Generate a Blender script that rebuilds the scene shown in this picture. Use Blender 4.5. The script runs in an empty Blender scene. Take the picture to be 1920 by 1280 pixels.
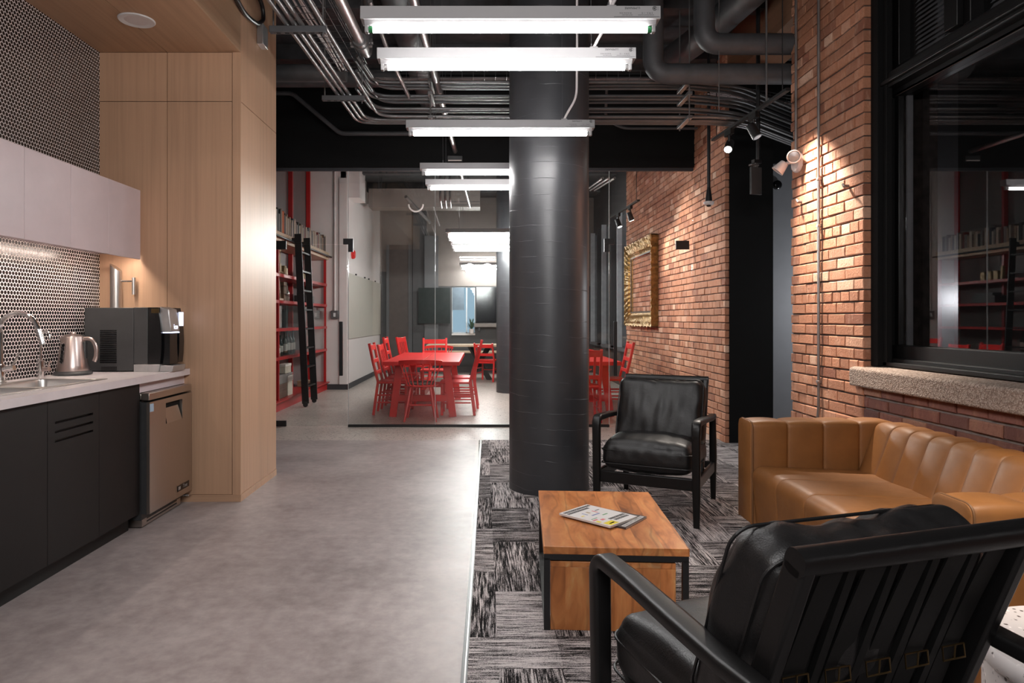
import bpy, bmesh, math, random
from mathutils import Vector, Matrix, Euler, noise
random.seed(7)
C = bpy.context.scene.collection
PI = math.pi
F = 1280.0; CX = 905.0; CY = 598.0; CH = 1.3      # focal length and vanishing point of the photograph, camera height

def at(x, y, Y):                                   # photo pixel + distance -> point in the room
    k = F / Y
    return Vector(((x - CX) / k, Y, CH - (y - CY) / k))

# ------------------------------------------------------------------ mesh builder
class MB:
    def __init__(s): s.v = []; s.f = []
    def add(s, vs, fs):
        o = len(s.v); s.v += [Vector(v) for v in vs]; s.f += [tuple(i + o for i in f) for f in fs]; return s
    def box(s, x0, x1, y0, y1, z0, z1, M=None):
        vs = [Vector((x, y, z)) for x in (x0, x1) for y in (y0, y1) for z in (z0, z1)]
        if M is not None: vs = [M @ v for v in vs]
        return s.add(vs, [(0,1,3,2),(4,6,7,5),(0,4,5,1),(2,3,7,6),(0,2,6,4),(1,5,7,3)])
    def bar(s, p0, p1, w, h, up=(0,0,1), w1=None, h1=None):     # rectangular bar between two points
        p0, p1 = Vector(p0), Vector(p1); d = (p1 - p0).normalized(); up = Vector(up)
        if abs(d.dot(up)) > .99: up = Vector((0,1,0))
        sx = d.cross(up).normalized(); sy = sx.cross(d).normalized()
        w1 = w if w1 is None else w1; h1 = h if h1 is None else h1
        vs = []
        for p, a, b in ((p0, w, h), (p1, w1, h1)):
            for i, j in ((-1,-1),(1,-1),(1,1),(-1,1)): vs.append(p + sx*(i*a/2) + sy*(j*b/2))
        return s.add(vs, [(0,1,2,3),(4,7,6,5),(0,4,5,1),(1,5,6,2),(2,6,7,3),(3,7,4,0)])
    def cyl(s, p0, p1, r0, r1=None, n=16, caps=True):
        p0, p1 = Vector(p0), Vector(p1); r1 = r0 if r1 is None else r1
        d = (p1 - p0).normalized(); u = d.orthogonal().normalized(); w = d.cross(u)
        vs = []
        for p, r in ((p0, r0), (p1, r1)):
            for i in range(n):
                a = 2*PI*i/n; vs.append(p + (u*math.cos(a) + w*math.sin(a))*r)
        fs = [(i, (i+1) % n, n + (i+1) % n, n + i) for i in range(n)]
        if caps: fs += [tuple(reversed(range(n))), tuple(range(n, 2*n))]
        return s.add(vs, fs)
    def tube(s, pts, r, n=10, caps=True, radii=None):
        pts = [Vector(p) for p in pts]; m = len(pts)
        t = [(pts[min(i+1, m-1)] - pts[max(i-1, 0)]).normalized() for i in range(m)]
        u = t[0].orthogonal().normalized(); vs = []
        for i, p in enumerate(pts):
            if i:
                q = t[i-1].rotation_difference(t[i]); u = (q @ u); u = (u - t[i]*u.dot(t[i])).normalized()
            w = t[i].cross(u); rr = radii[i] if radii else r
            for j in range(n):
                a = 2*PI*j/n; vs.append(p + (u*math.cos(a) + w*math.sin(a))*rr)
        fs = [(i*n+j, i*n+(j+1) % n, (i+1)*n+(j+1) % n, (i+1)*n+j) for i in range(m-1) for j in range(n)]
        if caps: fs += [tuple(reversed(range(n))), tuple(range((m-1)*n, m*n))]
        return s.add(vs, fs)
    def sweep(s, pts, prof, up=(1,0,0), scales=None):           # closed 2D profile swept along a path, first axis = up-ish side
        pts = [Vector(p) for p in pts]; m = len(pts); n = len(prof); vs = []
        for i, p in enumerate(pts):
            d = (pts[min(i+1, m-1)] - pts[max(i-1, 0)]).normalized()
            a = Vector(up); a = (a - d*a.dot(d)).normalized(); b = d.cross(a)
            sc = scales[i] if scales else (1, 1)
            for (q, r) in prof: vs.append(p + a*(q*sc[0]) + b*(r*sc[1]))
        fs = [(i*n+j, i*n+(j+1) % n, (i+1)*n+(j+1) % n, (i+1)*n+j) for i in range(m-1) for j in range(n)]
        fs += [tuple(reversed(range(n))), tuple(range((m-1)*n, m*n))]
        return s.add(vs, fs)
    def lathe(s, prof, c=(0,0,0), n=28, M=None):
        vs = []; c = Vector(c)
        for r, z in prof:
            for j in range(n):
                a = 2*PI*j/n; p = Vector((r*math.cos(a), r*math.sin(a), z))
                if M is not None: p = M @ p
                vs.append(c + p)
        m = len(prof)
        fs = [(i*n+j, i*n+(j+1) % n, (i+1)*n+(j+1) % n, (i+1)*n+j) for i in range(m-1) for j in range(n)]
        if prof[0][0] > 1e-5: fs.append(tuple(reversed(range(n))))
        if prof[-1][0] > 1e-5: fs.append(tuple(range((m-1)*n, m*n)))
        return s.add(vs, fs)
    def prism(s, poly, axis, a0, a1):                            # polygon in the other two axes, extruded
        def pt(p, a):
            return {'x': (a, p[0], p[1]), 'y': (p[0], a, p[1]), 'z': (p[0], p[1], a)}[axis]
        n = len(poly); vs = [pt(p, a0) for p in poly] + [pt(p, a1) for p in poly]
        fs = [(i, (i+1) % n, n+(i+1) % n, n+i) for i in range(n)] + [tuple(reversed(range(n))), tuple(range(n, 2*n))]
        return s.add(vs, fs)
    def grid(s, fn, nu, nv, closed_v=False):
        vs = [fn(i/nu, j/nv) for i in range(nu+1) for j in range(nv + (0 if closed_v else 1))]
        w = nv if closed_v else nv + 1
        fs = [(i*w+j, (i+1)*w+j, (i+1)*w+(j+1) % w, i*w+(j+1) % w) for i in range(nu) for j in range(nv)]
        return s.add(vs, fs)
    def pillow(s, w, d, h, r=.04, crown=.03, n=14, wr=0.0, seed=0, edge=.0, sag=0.0):
        # soft cushion: rounded box with crowned faces and a little wrinkling, centred on the origin
        vs = {}; out = []; fs = []
        def V(u, v, t):
            key = (round(u, 5), round(v, 5), round(t, 5))
            if key in vs: return vs[key]
            half = Vector((w/2, d/2, h/2)); p = Vector((u*half.x, v*half.y, t*half.z))
            inner = Vector((half.x-r, half.y-r, half.z-r))
            c = Vector([max(-inner[i], min(inner[i], p[i])) for i in range(3)])
            off = p - c
            q = c + off.normalized()*r if off.length > 1e-6 else p
            b = (1-u*u)*(1-v*v)
            q.z += math.copysign(crown*b**.6, t)*min(1, abs(t)*1.2) - sag*b
            q.x *= 1 + edge*(1-abs(v)**2)*.5; q.y *= 1 + edge*(1-abs(u)**2)*.5
            if wr:
                nn = noise.noise(q*5 + Vector((seed*3.1, seed, 0))) + .6*noise.noise(Vector((q.x*22, q.y*7, q.z*12)) + Vector((seed, 0, seed)))
                q += q.normalized()*wr*nn
            vs[key] = len(out); out.append(q); return vs[key]
        for ax in range(3):
            for sg in (-1, 1):
                for i in range(n):
                    for j in range(n):
                        idx = []
                        for a, b in ((i,j),(i+1,j),(i+1,j+1),(i,j+1)):
                            # denser near the rims
                            uu = math.sin((a/n*2-1)*PI/2)*.35 + (a/n*2-1)*.65; vv = math.sin((b/n*2-1)*PI/2)*.35 + (b/n*2-1)*.65
                            c = [uu, vv]; c.insert(ax, sg); idx.append(V(*c))
                        if sg < 0: idx.reverse()
                        if ax == 1: idx.reverse()
                        fs.append(tuple(idx))
        return s.add(out, fs)
    def xf(s, M):
        s.v = [M @ v for v in s.v]; return s
    def merge(s, o, M=None):
        return s.add([M @ v for v in o.v] if M is not None else o.v, o.f)
    def build(s, name, m, parent=None, bevel=0.0, ang=35, seg=2, loc=None, flat=False, subd=0):
        me = bpy.data.meshes.new(name); me.from_pydata([tuple(v) for v in s.v], [], s.f)
        bm = bmesh.new(); bm.from_mesh(me); bmesh.ops.recalc_face_normals(bm, faces=bm.faces[:]); bm.to_mesh(me); bm.free()
        me.materials.append(m)
        if not flat:
            for p in me.polygons: p.use_smooth = True
            me.set_sharp_from_angle(angle=math.radians(ang))
        o = bpy.data.objects.new(name, me); C.objects.link(o)
        if parent: o.parent = parent
        if loc: o.location = loc
        if bevel:
            b = o.modifiers.new('bevel', 'BEVEL'); b.width = bevel; b.segments = seg; b.limit_method = 'ANGLE'; b.angle_limit = math.radians(40); b.harden_normals = False
        if subd:
            b = o.modifiers.new('subd', 'SUBSURF'); b.levels = subd; b.render_levels = subd
        return o

def tag(o, label=None, cat=None, group=None, kind=None):
    if label: o['label'] = label
    if cat: o['category'] = cat
    if group: o['group'] = group
    if kind: o['kind'] = kind
    return o
def thing(name, label, cat, loc=(0,0,0), rz=0.0, group=None):
    o = bpy.data.objects.new(name, None); C.objects.link(o); o.empty_display_size = .1
    o.location = loc; o.rotation_euler = (0, 0, rz)
    return tag(o, label, cat, group)
def struct(o): o['kind'] = 'structure'; return o
def dup(root, loc, rz, label, group=None):
    r = root.copy(); C.objects.link(r); r.location = loc; r.rotation_euler = (0, 0, rz); r['label'] = label
    if group: r['group'] = group
    for ch in root.children:
        c = ch.copy(); C.objects.link(c); c.parent = r
        for g in ch.children:
            d = g.copy(); C.objects.link(d); d.parent = c
    return r
def text(name, s, size, m, parent, loc, rot, extrude=.0004, align='CENTER', spacing=1.0, sx=1.0):
    cu = bpy.data.curves.new(name, 'FONT'); cu.body = s; cu.size = size; cu.extrude = extrude; cu.align_x = align; cu.align_y = 'CENTER'; cu.space_character = spacing
    t = bpy.data.objects.new(name, cu); C.objects.link(t)
    me = bpy.data.meshes.new_from_object(t.evaluated_get(bpy.context.evaluated_depsgraph_get()))
    bpy.data.objects.remove(t); me.name = name; me.materials.clear(); me.materials.append(m)
    o = bpy.data.objects.new(name, me); C.objects.link(o); o.parent = parent; o.location = loc; o.rotation_euler = rot; o.scale = (sx, 1, 1)
    return o
def arc(c, r, a0, a1, u, v, n=8):
    c, u, v = Vector(c), Vector(u), Vector(v)
    return [c + (u*math.cos(a0+(a1-a0)*i/n) + v*math.sin(a0+(a1-a0)*i/n))*r for i in range(n+1)]
def bend(pts, r, n=6):                                           # polyline with rounded corners
    pts = [Vector(p) for p in pts]; out = [pts[0]]
    for i in range(1, len(pts)-1):
        a, b, c = pts[i-1], pts[i], pts[i+1]
        rr = min(r, (a-b).length*.49, (c-b).length*.49)
        p0 = b + (a-b).normalized()*rr; p1 = b + (c-b).normalized()*rr
        for j in range(n+1):
            t = j/n; out.append(p0*(1-t)**2 + b*2*t*(1-t) + p1*t*t)
    return out + [pts[-1]]
def rrect(w, h, r, n=3):
    out = []
    for cx, cy, a in ((w/2-r, h/2-r, 0), (-w/2+r, h/2-r, PI/2), (-w/2+r, -h/2+r, PI), (w/2-r, -h/2+r, 1.5*PI)):
        for i in range(n+1):
            t = a + PI/2*i/n; out.append((cx + r*math.cos(t), cy + r*math.sin(t)))
    return out

# ------------------------------------------------------------------ materials
class NT:
    def __init__(s, name):
        s.m = bpy.data.materials.new(name); s.m.use_nodes = True; s.t = s.m.node_tree; s.t.nodes.clear()
        s.out = s.t.nodes.new('ShaderNodeOutputMaterial')
    def n(s, typ, **kw):
        x = s.t.nodes.new(typ)
        for k, v in kw.items():
            if k.startswith('_'): setattr(x, k[1:], v)
        for k, v in kw.items():
            if not k.startswith('_'): s.set(x, k, v)
        return x
    def set(s, x, k, v):
        i = x.inputs[int(k[1:])] if k[0] == 'i' and k[1:].isdigit() else x.inputs[k.replace('_', ' ')]
        if isinstance(v, bpy.types.NodeSocket): s.t.links.new(v, i)
        elif isinstance(v, bpy.types.Node): s.t.links.new(v.outputs[0], i)
        else:
            if hasattr(i, 'default_value') and hasattr(i.default_value, '__len__') and not isinstance(v, (int, float)) and len(i.default_value) == 4 and len(v) == 3: v = (*v, 1)
            i.default_value = v
    def math(s, op, a, b=0.0, c=0.0): return s.n('ShaderNodeMath', _operation=op, i0=a, i1=b, i2=c).outputs[0]
    def vm(s, op, a, b=(0,0,0), c=(0,0,0)):
        x = s.n('ShaderNodeVectorMath', _operation=op); s.set(x, 'i0', a)
        s.set(x, 'i1', b)
        if op in ('WRAP', 'MULTIPLY_ADD'): s.set(x, 'i2', c)
        return x.outputs['Value'] if op == 'LENGTH' else x.outputs[0]
    def mix(s, f, a, b, mode='MIX'):
        x = s.n('ShaderNodeMix', _data_type='RGBA', _blend_type=mode)
        for k, v in ((0, f), (6, a), (7, b)): s.set(x, 'i%d' % k, v)
        return x.outputs[2]
    def ramp(s, f, stops, interp='LINEAR'):
        x = s.n('ShaderNodeValToRGB', Fac=f); e = x.color_ramp.elements; x.color_ramp.interpolation = interp
        while len(e) < len(stops): e.new(.5)
        for k, (p, c) in zip(e, stops): k.position = p; k.color = (*c, 1) if len(c) == 3 else c
        return x.outputs[0]
    def coord(s, scale=(1,1,1), rot=(0,0,0), src='Object'):
        tc = s.n('ShaderNodeTexCoord')
        return s.n('ShaderNodeMapping', Vector=tc.outputs[src], Scale=scale, Rotation=rot).outputs[0]
    def noise(s, vec, scale, detail=3, rough=.55, dist=0.0): return s.n('ShaderNodeTexNoise', Vector=vec, Scale=scale, Detail=detail, Roughness=rough, Distortion=dist).outputs[0]
    def bsdf(s, col, rough=.5, metal=0.0, bump=None, bstr=.3, bdist=.002, spec=.5, coat=0.0, sheen=0.0):
        b = s.n('ShaderNodeBsdfPrincipled', Base_Color=col, Roughness=rough, Metallic=metal)
        s.set(b, 'Specular_IOR_Level', spec)
        if coat: s.set(b, 'Coat_Weight', coat); s.set(b, 'Coat_Roughness', .15)
        if bump is not None: s.set(b, 'Normal', s.n('ShaderNodeBump', Height=bump, Strength=bstr, Distance=bdist).outputs[0])
        s.t.links.new(b.outputs[0], s.out.inputs[0]); return s.m

def plain(name, col, rough=.5, metal=0.0, var=.12, scale=8.0, bump=.1, bscale=120.0, spec=.5, coat=0.0):
    t = NT(name); c = t.coord(); f = t.noise(c, scale, 3)
    dark = tuple(x*(1-var) for x in col); lite = tuple(min(1, x*(1+var)) for x in col)
    col_ = t.ramp(f, [(.3, dark), (.7, lite)])
    return t.bsdf(col_, rough, metal, bump=t.noise(c, bscale, 2) if bump else None, bstr=bump, spec=spec, coat=coat)
def glow(name, col, strength):
    t = NT(name); e = t.n('ShaderNodeEmission', Color=col, Strength=strength); t.t.links.new(e.outputs[0], t.out.inputs[0]); return t.m
def glass(name, tint=(1,1,1), f0=.04, rough=0.0, haze=0.0):
    t = NT(name); lw = t.n('ShaderNodeLayerWeight', Blend=.5)
    fr = t.math('MULTIPLY_ADD', t.math('POWER', lw.outputs['Facing'], 5.0), 1-f0, f0)
    a = t.n('ShaderNodeBsdfTransparent', Color=tint); g = t.n('ShaderNodeBsdfGlossy', Roughness=rough, Color=(1,1,1))
    mx = t.n('ShaderNodeMixShader', i0=fr, i1=a.outputs[0], i2=g.outputs[0])
    if haze:
        d = t.n('ShaderNodeBsdfDiffuse', Color=(.7,.7,.7)); mx = t.n('ShaderNodeMixShader', i0=haze, i1=mx.outputs[0], i2=d.outputs[0])
    t.t.links.new(mx.outputs[0], t.out.inputs[0]); return t.m

def m_brick(name, base, lite, dark):
    t = NT(name); o = t.coord(); ge = t.n('ShaderNodeNewGeometry'); r = ge.outputs['Random Per Island']
    n1 = t.noise(o, 2.2, 4, .6); n2 = t.noise(o, 60, 5, .72); n3 = t.noise(t.coord((14, 14, 5)), 1.0, 3, .7)
    col = t.ramp(r, [(0.0, dark), (.25, tuple(x*.85 for x in base)), (.6, base), (.85, tuple(x*1.1 for x in base)), (1.0, lite)])
    col = t.mix(t.ramp(n2, [(.48, (0,0,0)), (.75, (.55,.55,.55))]), col, tuple(x*.55 for x in base))
    col = t.mix(t.ramp(n3, [(.52, (0,0,0)), (.78, (.5,.5,.5))]), col, lite)
    col = t.mix(t.ramp(n1, [(.55, (0,0,0)), (.8, (.35,.35,.35))]), col, lite)
    return t.bsdf(col, .8, bump=n2, bstr=.8, bdist=.006)
def brick_mesh(a0, a1, z0, z1, face, depth=.09, bw=.232, rh=.0788, joint=.0095, seed=0, jit=.0025, skip=None):
    rnd_ = random.Random(seed); q = MB(); row = int(math.floor(z0/rh+.5))
    while row*rh < z1 - .02:
        zb, zt = row*rh + joint/2, (row+1)*rh - joint/2; zb = max(zb, z0); zt = min(zt, z1)
        y = a0 - (0 if row % 2 == 0 else bw/2) - (0 if row % 6 else bw/4)
        while y < a1:
            l = bw if row % 6 else bw*.5
            l *= rnd_.uniform(.97, 1.03)
            p0, p1 = max(y + joint*.32, a0), min(y + l - joint*.32, a1)
            if p1 - p0 > .03 and zt - zb > .02 and not (skip and skip(p0, p1, zb, zt)):
                f = face - rnd_.uniform(0, .006); c = .005; J = lambda k=1.0: rnd_.uniform(-jit, jit)*k
                vs = []
                for (i, j) in ((0,0), (1,0), (1,1), (0,1)): vs.append((face + depth, (p0, p1)[i], (zb, zt)[j]))
                for (i, j) in ((0,0), (1,0), (1,1), (0,1)): vs.append((f + c, (p0, p1)[i] + J(), (zb, zt)[j] + J()))
                for (i, j) in ((0,0), (1,0), (1,1), (0,1)): vs.append((f + J(.5), (p0 + c, p1 - c)[i] + J(), (zb + c, zt - c)[j] + J()))
                q.add(vs, [(0,1,2,3), (8,11,10,9)] + [(k, (k+1) % 4, 4+(k+1) % 4, 4+k) for k in range(4)] + [(4+k, 4+(k+1) % 4, 8+(k+1) % 4, 8+k) for k in range(4)])
            y += l
        row += 1
    return q
def m_tile():
    t = NT('black_penny_tile'); tc = t.n('ShaderNodeTexCoord'); sx = t.n('ShaderNodeSeparateXYZ', Vector=tc.outputs['Object'])
    p = t.n('ShaderNodeCombineXYZ', X=sx.outputs[1], Y=sx.outputs[2], Z=0.0).outputs[0]
    a, b = .0262, .0227
    w1 = t.vm('WRAP', p, (a/2, b, 1), (-a/2, -b, -1)); w2 = t.vm('WRAP', t.vm('ADD', p, (a/2, b, 0)), (a/2, b, 1), (-a/2, -b, -1))
    d = t.math('MINIMUM', t.vm('LENGTH', w1), t.vm('LENGTH', w2))
    f = t.n('ShaderNodeMapRange', Value=d, From_Min=a*.41, From_Max=a*.455).outputs[0]
    col = t.mix(f, (.012,.010,.011), (.78,.72,.70))
    return t.bsdf(col, t.math('MULTIPLY_ADD', f, .5, .22), bump=t.math('SUBTRACT', 1.0, f), bstr=.5, bdist=.002)
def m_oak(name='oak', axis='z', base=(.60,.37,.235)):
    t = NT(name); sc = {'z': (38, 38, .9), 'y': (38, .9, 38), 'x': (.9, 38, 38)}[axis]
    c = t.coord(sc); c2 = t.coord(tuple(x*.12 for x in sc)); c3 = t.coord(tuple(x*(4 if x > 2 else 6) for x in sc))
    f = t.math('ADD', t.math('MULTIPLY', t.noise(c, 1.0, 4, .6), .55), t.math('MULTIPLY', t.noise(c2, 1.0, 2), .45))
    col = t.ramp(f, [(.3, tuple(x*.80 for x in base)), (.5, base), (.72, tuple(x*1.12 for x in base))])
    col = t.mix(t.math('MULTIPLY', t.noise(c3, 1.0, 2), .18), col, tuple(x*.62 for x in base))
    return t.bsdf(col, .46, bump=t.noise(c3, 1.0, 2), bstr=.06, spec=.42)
def m_acacia(name, axis='y'):
    t = NT(name); sc = {'y': (1, .28, 1), 'z': (1, 1, .28)}[axis]
    tc = t.n('ShaderNodeTexCoord'); o = tc.outputs['Object']; sx = t.n('ShaderNodeSeparateXYZ', Vector=o)
    pl = t.math('FLOOR', t.math('DIVIDE', sx.outputs[0], .098))
    wn = t.n('ShaderNodeTexWhiteNoise', _noise_dimensions='1D', W=pl)
    mp = t.n('ShaderNodeMapping', Vector=o, Scale=sc).outputs[0]
    off = t.vm('ADD', mp, t.vm('SCALE', wn.outputs['Color'], (0,0,0)))
    sh = t.n('ShaderNodeVectorMath', _operation='MULTIPLY_ADD'); t.set(sh, 'i0', wn.outputs['Color']); t.set(sh, 'i1', (7, 7, 7)); t.set(sh, 'i2', mp)
    v = sh.outputs[0]
    big = t.noise(v, 9, 3, .6, 1.2); fine = t.noise(v, 60, 4, .65, .4)
    col = t.ramp(big, [(.25, (.22,.07,.024)), (.42, (.58,.20,.060)), (.55, (.73,.28,.092)), (.66, (.79,.36,.125)), (.76, (.86,.57,.31))])
    wv = t.n('ShaderNodeTexWave', _bands_direction='X', Vector=v, Scale=4.0, Distortion=14.0, Detail=3.0, Detail_Scale=.8).outputs['Fac']
    col = t.mix(t.ramp(wv, [(.0, (.38,.38,.38)), (.10, (0,0,0))]), col, (.17,.06,.022))
    col = t.mix(t.math('MULTIPLY', fine, .4), col, (.27,.10,.038))
    pt = t.n('ShaderNodeMapRange', Value=wn.outputs['Value'], To_Min=.78, To_Max=1.12).outputs[0]
    col = t.mix(1.0, col, t.n('ShaderNodeCombineXYZ', X=pt, Y=pt, Z=pt).outputs[0], 'MULTIPLY')
    return t.bsdf(col, .3, bump=fine, bstr=.05)
def m_concrete():
    t = NT('polished_concrete'); c = t.coord(); a = t.noise(c, 1.3, 5, .62); b = t.noise(c, 14, 5, .65); d = t.noise(c, 120, 2)
    f = t.math('ADD', t.math('MULTIPLY', a, .55), t.math('MULTIPLY', b, .45))
    col = t.ramp(f, [(.36, (.24,.195,.187)), (.5, (.345,.29,.28)), (.64, (.45,.39,.375))])
    sx = t.n('ShaderNodeSeparateXYZ', Vector=t.n('ShaderNodeTexCoord').outputs['Object'])
    wear = t.n('ShaderNodeMapRange', Value=t.math('ADD', sx.outputs[0], t.math('MULTIPLY', b, .04)), From_Min=-.06, From_Max=-.035).outputs[0]
    col = t.mix(t.math('MULTIPLY', wear, .55), col, (.52,.46,.40))
    return t.bsdf(col, t.math('MULTIPLY_ADD', b, .25, .3), bump=t.math('ADD', b, t.math('MULTIPLY', d, .4)), bstr=.08, bdist=.002)
def m_terrazzo(name, sc, base, c1, c2, rough=.35):
    t = NT(name); c = t.coord()
    v = t.n('ShaderNodeTexVoronoi', Vector=c, Scale=sc); r = v.outputs['Color']
    s = t.n('ShaderNodeSeparateXYZ', Vector=r).outputs[0]
    col = t.ramp(s, [(0.0, c1), (.18, c2), (.34, base), (.8, base), (.9, tuple(min(1, x*1.35) for x in base))], 'CONSTANT')
    edge = t.n('ShaderNodeMapRange', Value=v.outputs['Distance'], From_Min=.35, From_Max=.5).outputs[0]
    return t.bsdf(t.mix(edge, col, base), rough)
def m_carpet():
    t = NT('streaked_carpet_tile'); tc = t.n('ShaderNodeTexCoord'); o = tc.outputs['Object']; s = t.n('ShaderNodeSeparateXYZ', Vector=o)
    col_i = t.math('FLOOR', t.math('DIVIDE', t.math('SUBTRACT', s.outputs[0], .06), .24))
    sh = t.n('ShaderNodeTexWhiteNoise', _noise_dimensions='1D', W=col_i).outputs['Value']
    row_i = t.math('FLOOR', t.math('DIVIDE', t.math('ADD', s.outputs[1], t.math('MULTIPLY', sh, .6)), .72))
    par = t.math('FLOORED_MODULO', t.math('ADD', row_i, col_i), 2.0)
    rn = t.n('ShaderNodeTexWhiteNoise', _noise_dimensions='2D', Vector=t.n('ShaderNodeCombineXYZ', X=col_i, Y=row_i, Z=0.0).outputs[0])
    sel = t.math('GREATER_THAN', t.math('ADD', t.math('MULTIPLY', par, .55), t.math('MULTIPLY', rn.outputs['Value'], .45)), .42)
    def streak(sc): 
        m = t.n('ShaderNodeMapping', Vector=o, Scale=sc).outputs[0]; return t.noise(m, 1.0, 3, .7)
    a = streak((130, 6, 1)); b = streak((6, 130, 1))
    la = streak((26, 1.5, 1)); lb = streak((1.5, 26, 1))
    f = t.n('ShaderNodeMix', _data_type='FLOAT', i0=sel, i2=b, i3=a).outputs[0]
    g = t.n('ShaderNodeMix', _data_type='FLOAT', i0=sel, i2=lb, i3=la).outputs[0]
    fine = t.noise(o, 330, 2, .7)
    h = t.math('ADD', t.math('ADD', t.math('MULTIPLY', f, .55), t.math('MULTIPLY', g, .3)), t.math('MULTIPLY', fine, .35))
    bright = t.n('ShaderNodeMapRange', Value=rn.outputs['Value'], To_Min=-.03, To_Max=.03).outputs[0]
    h = t.math('ADD', h, bright)
    col = t.ramp(h, [(.53, (.006,.0055,.006)), (.575, (.018,.016,.017)), (.60, (.33,.295,.295)), (.67, (.70,.64,.63))])
    return t.bsdf(col, .95, bump=t.math('ADD', h, fine), bstr=.7, bdist=.004, spec=.1)
def m_leather(name, base, rough=.38, var=.25, bs=.25):
    t = NT(name); c = t.coord(); a = t.noise(c, 6, 4, .6); g = t.n('ShaderNodeTexVoronoi', Vector=c, Scale=260.0).outputs['Distance']
    w = t.noise(c, 26, 4, .6, .6)
    col = t.ramp(a, [(.3, tuple(x*(1-var) for x in base)), (.7, tuple(x*(1+var) for x in base))])
    h = t.math('ADD', t.math('MULTIPLY', g, .25), w)
    return t.bsdf(col, t.math('MULTIPLY_ADD', w, .2, rough-.1), bump=h, bstr=bs, bdist=.004)
def m_brushed(name, col, rough=.28, axis='z'):
    t = NT(name); sc = {'z': (400, 400, 6), 'x': (6, 400, 400), 'y': (400, 6, 400), 'h': (8, 8, 500)}[axis]
    f = t.noise(t.coord(sc), 1.0, 3, .7)
    return t.bsdf(t.ramp(f, [(.3, tuple(x*.95 for x in col)), (.7, col)]), t.math('MULTIPLY_ADD', f, .08, rough-.04), 1.0)
def m_granite():
    t = NT('pebbled_stone'); c = t.coord(); v = t.n('ShaderNodeTexVoronoi', Vector=c, Scale=130.0); n2 = t.noise(c, 60, 4, .7); b = t.noise(c, 4, 3)
    s = t.n('ShaderNodeSeparateXYZ', Vector=v.outputs['Color']).outputs[0]
    col = t.ramp(s, [(0.0, (.10,.07,.055)), (.25, (.24,.18,.145)), (.55, (.36,.28,.23)), (.85, (.50,.42,.36))])
    col = t.mix(t.math('MULTIPLY', n2, .4), col, (.22,.16,.13)); col = t.mix(t.math('MULTIPLY', b, .35), col, (.33,.22,.17))
    return t.bsdf(col, .85, bump=t.math('ADD', v.outputs['Distance'], n2), bstr=.9, bdist=.006)
def m_column():
    t = NT('painted_spiral_column'); tc = t.n('ShaderNodeTexCoord'); o = tc.outputs['Object']; s = t.n('ShaderNodeSeparateXYZ', Vector=o)
    an = t.math('ARCTAN2', s.outputs[1], s.outputs[0])
    w = t.math('MULTIPLY', t.math('SUBTRACT', t.noise(o, 3, 3), .5), .05)
    z = t.math('ADD', t.math('ADD', s.outputs[2], t.math('MULTIPLY', an, .018)), w)
    fr = t.math('ABSOLUTE', t.math('SUBTRACT', t.math('FRACT', t.math('DIVIDE', z, .115)), .5))
    ln = t.n('ShaderNodeMapRange', Value=fr, From_Min=.475, From_Max=.497).outputs[0]
    br = t.noise(t.n('ShaderNodeMapping', Vector=o, Scale=(3, 3, 8)).outputs[0], 2.0, 3)
    ln = t.math('MULTIPLY', ln, t.n('ShaderNodeMapRange', Value=br, From_Min=.45, From_Max=.6).outputs[0])
    col = t.ramp(t.noise(o, 4, 3), [(.3, (.033,.034,.038)), (.7, (.044,.045,.049))])
    col = t.mix(t.math('MULTIPLY', ln, .3), col, (.2,.2,.21))
    fine = t.noise(t.n('ShaderNodeMapping', Vector=o, Scale=(6, 6, 60)).outputs[0], 3.0, 3)
    return t.bsdf(col, .38, bump=t.math('ADD', ln, t.math('MULTIPLY', fine, .3)), bstr=.35, bdist=.003)

M = {}
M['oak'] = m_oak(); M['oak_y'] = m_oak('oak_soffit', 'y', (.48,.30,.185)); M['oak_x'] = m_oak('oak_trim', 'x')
M['shelf_wood'] = m_oak('pale_plywood', 'y', (.62,.47,.33))
M['tile'] = m_tile()
M['brick'] = m_brick('old_orange_brick', (.47,.205,.115), (.72,.47,.34), (.28,.105,.062)); M['mortar'] = plain('dark_mortar', (.075,.058,.05), .9, var=.4, scale=14, bump=.6, bscale=160)
M['brick_low'] = m_brick('shaded_brick', (.20,.07,.05), (.36,.18,.11), (.12,.045,.036)); M['mortar_low'] = plain('grey_mortar', (.19,.15,.135), .9, var=.3, scale=14, bump=.6, bscale=160)  # pier brick darkened, the sill's shadow put into its colour; mortar greyer
M['concrete'] = m_concrete(); M['carpet'] = m_carpet()
M['terrazzo'] = m_terrazzo('speckled_vinyl', 42.0, (.47,.405,.365), (.14,.11,.095), (.29,.24,.21), .32)
M['terrazzo_top'] = m_terrazzo('terrazzo_top', 80.0, (.74,.69,.68), (.10,.08,.08), (.74,.69,.68), .3)
M['acacia'] = m_acacia('acacia_top', 'y'); M['acacia_v'] = m_acacia('acacia_side', 'z')
M['black_leather'] = m_leather('black_leather', (.0065,.006,.0063), .46, .2, .3)
M['black_perf'] = plain('black_mesh_fabric', (.018,.018,.019), .7, bump=.4, bscale=400)
M['tan'] = m_leather('tan_leather', (.255,.103,.028), .52, .14, .10)
M['tan_seam'] = plain('tan_seam', (.17,.075,.025), .6)
M['black_wood'] = plain('black_stained_wood', (.0045,.0042,.0044), .42, bump=.08, bscale=200, spec=.35)
M['black_metal'] = plain('black_metal', (.012,.012,.013), .4)
M['matte_black'] = plain('matte_black_paint', (.0028,.0028,.003), .8, spec=.25)
M['strap'] = plain('black_strap_leather', (.003,.003,.003), .6, spec=.3); M['reveal_light'] = plain('pale_grey_reveal', (.42,.44,.47), .6)
M['dark_cab'] = plain('black_brown_laminate', (.0085,.0062,.006), .55, bump=.05, spec=.3)
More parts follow.
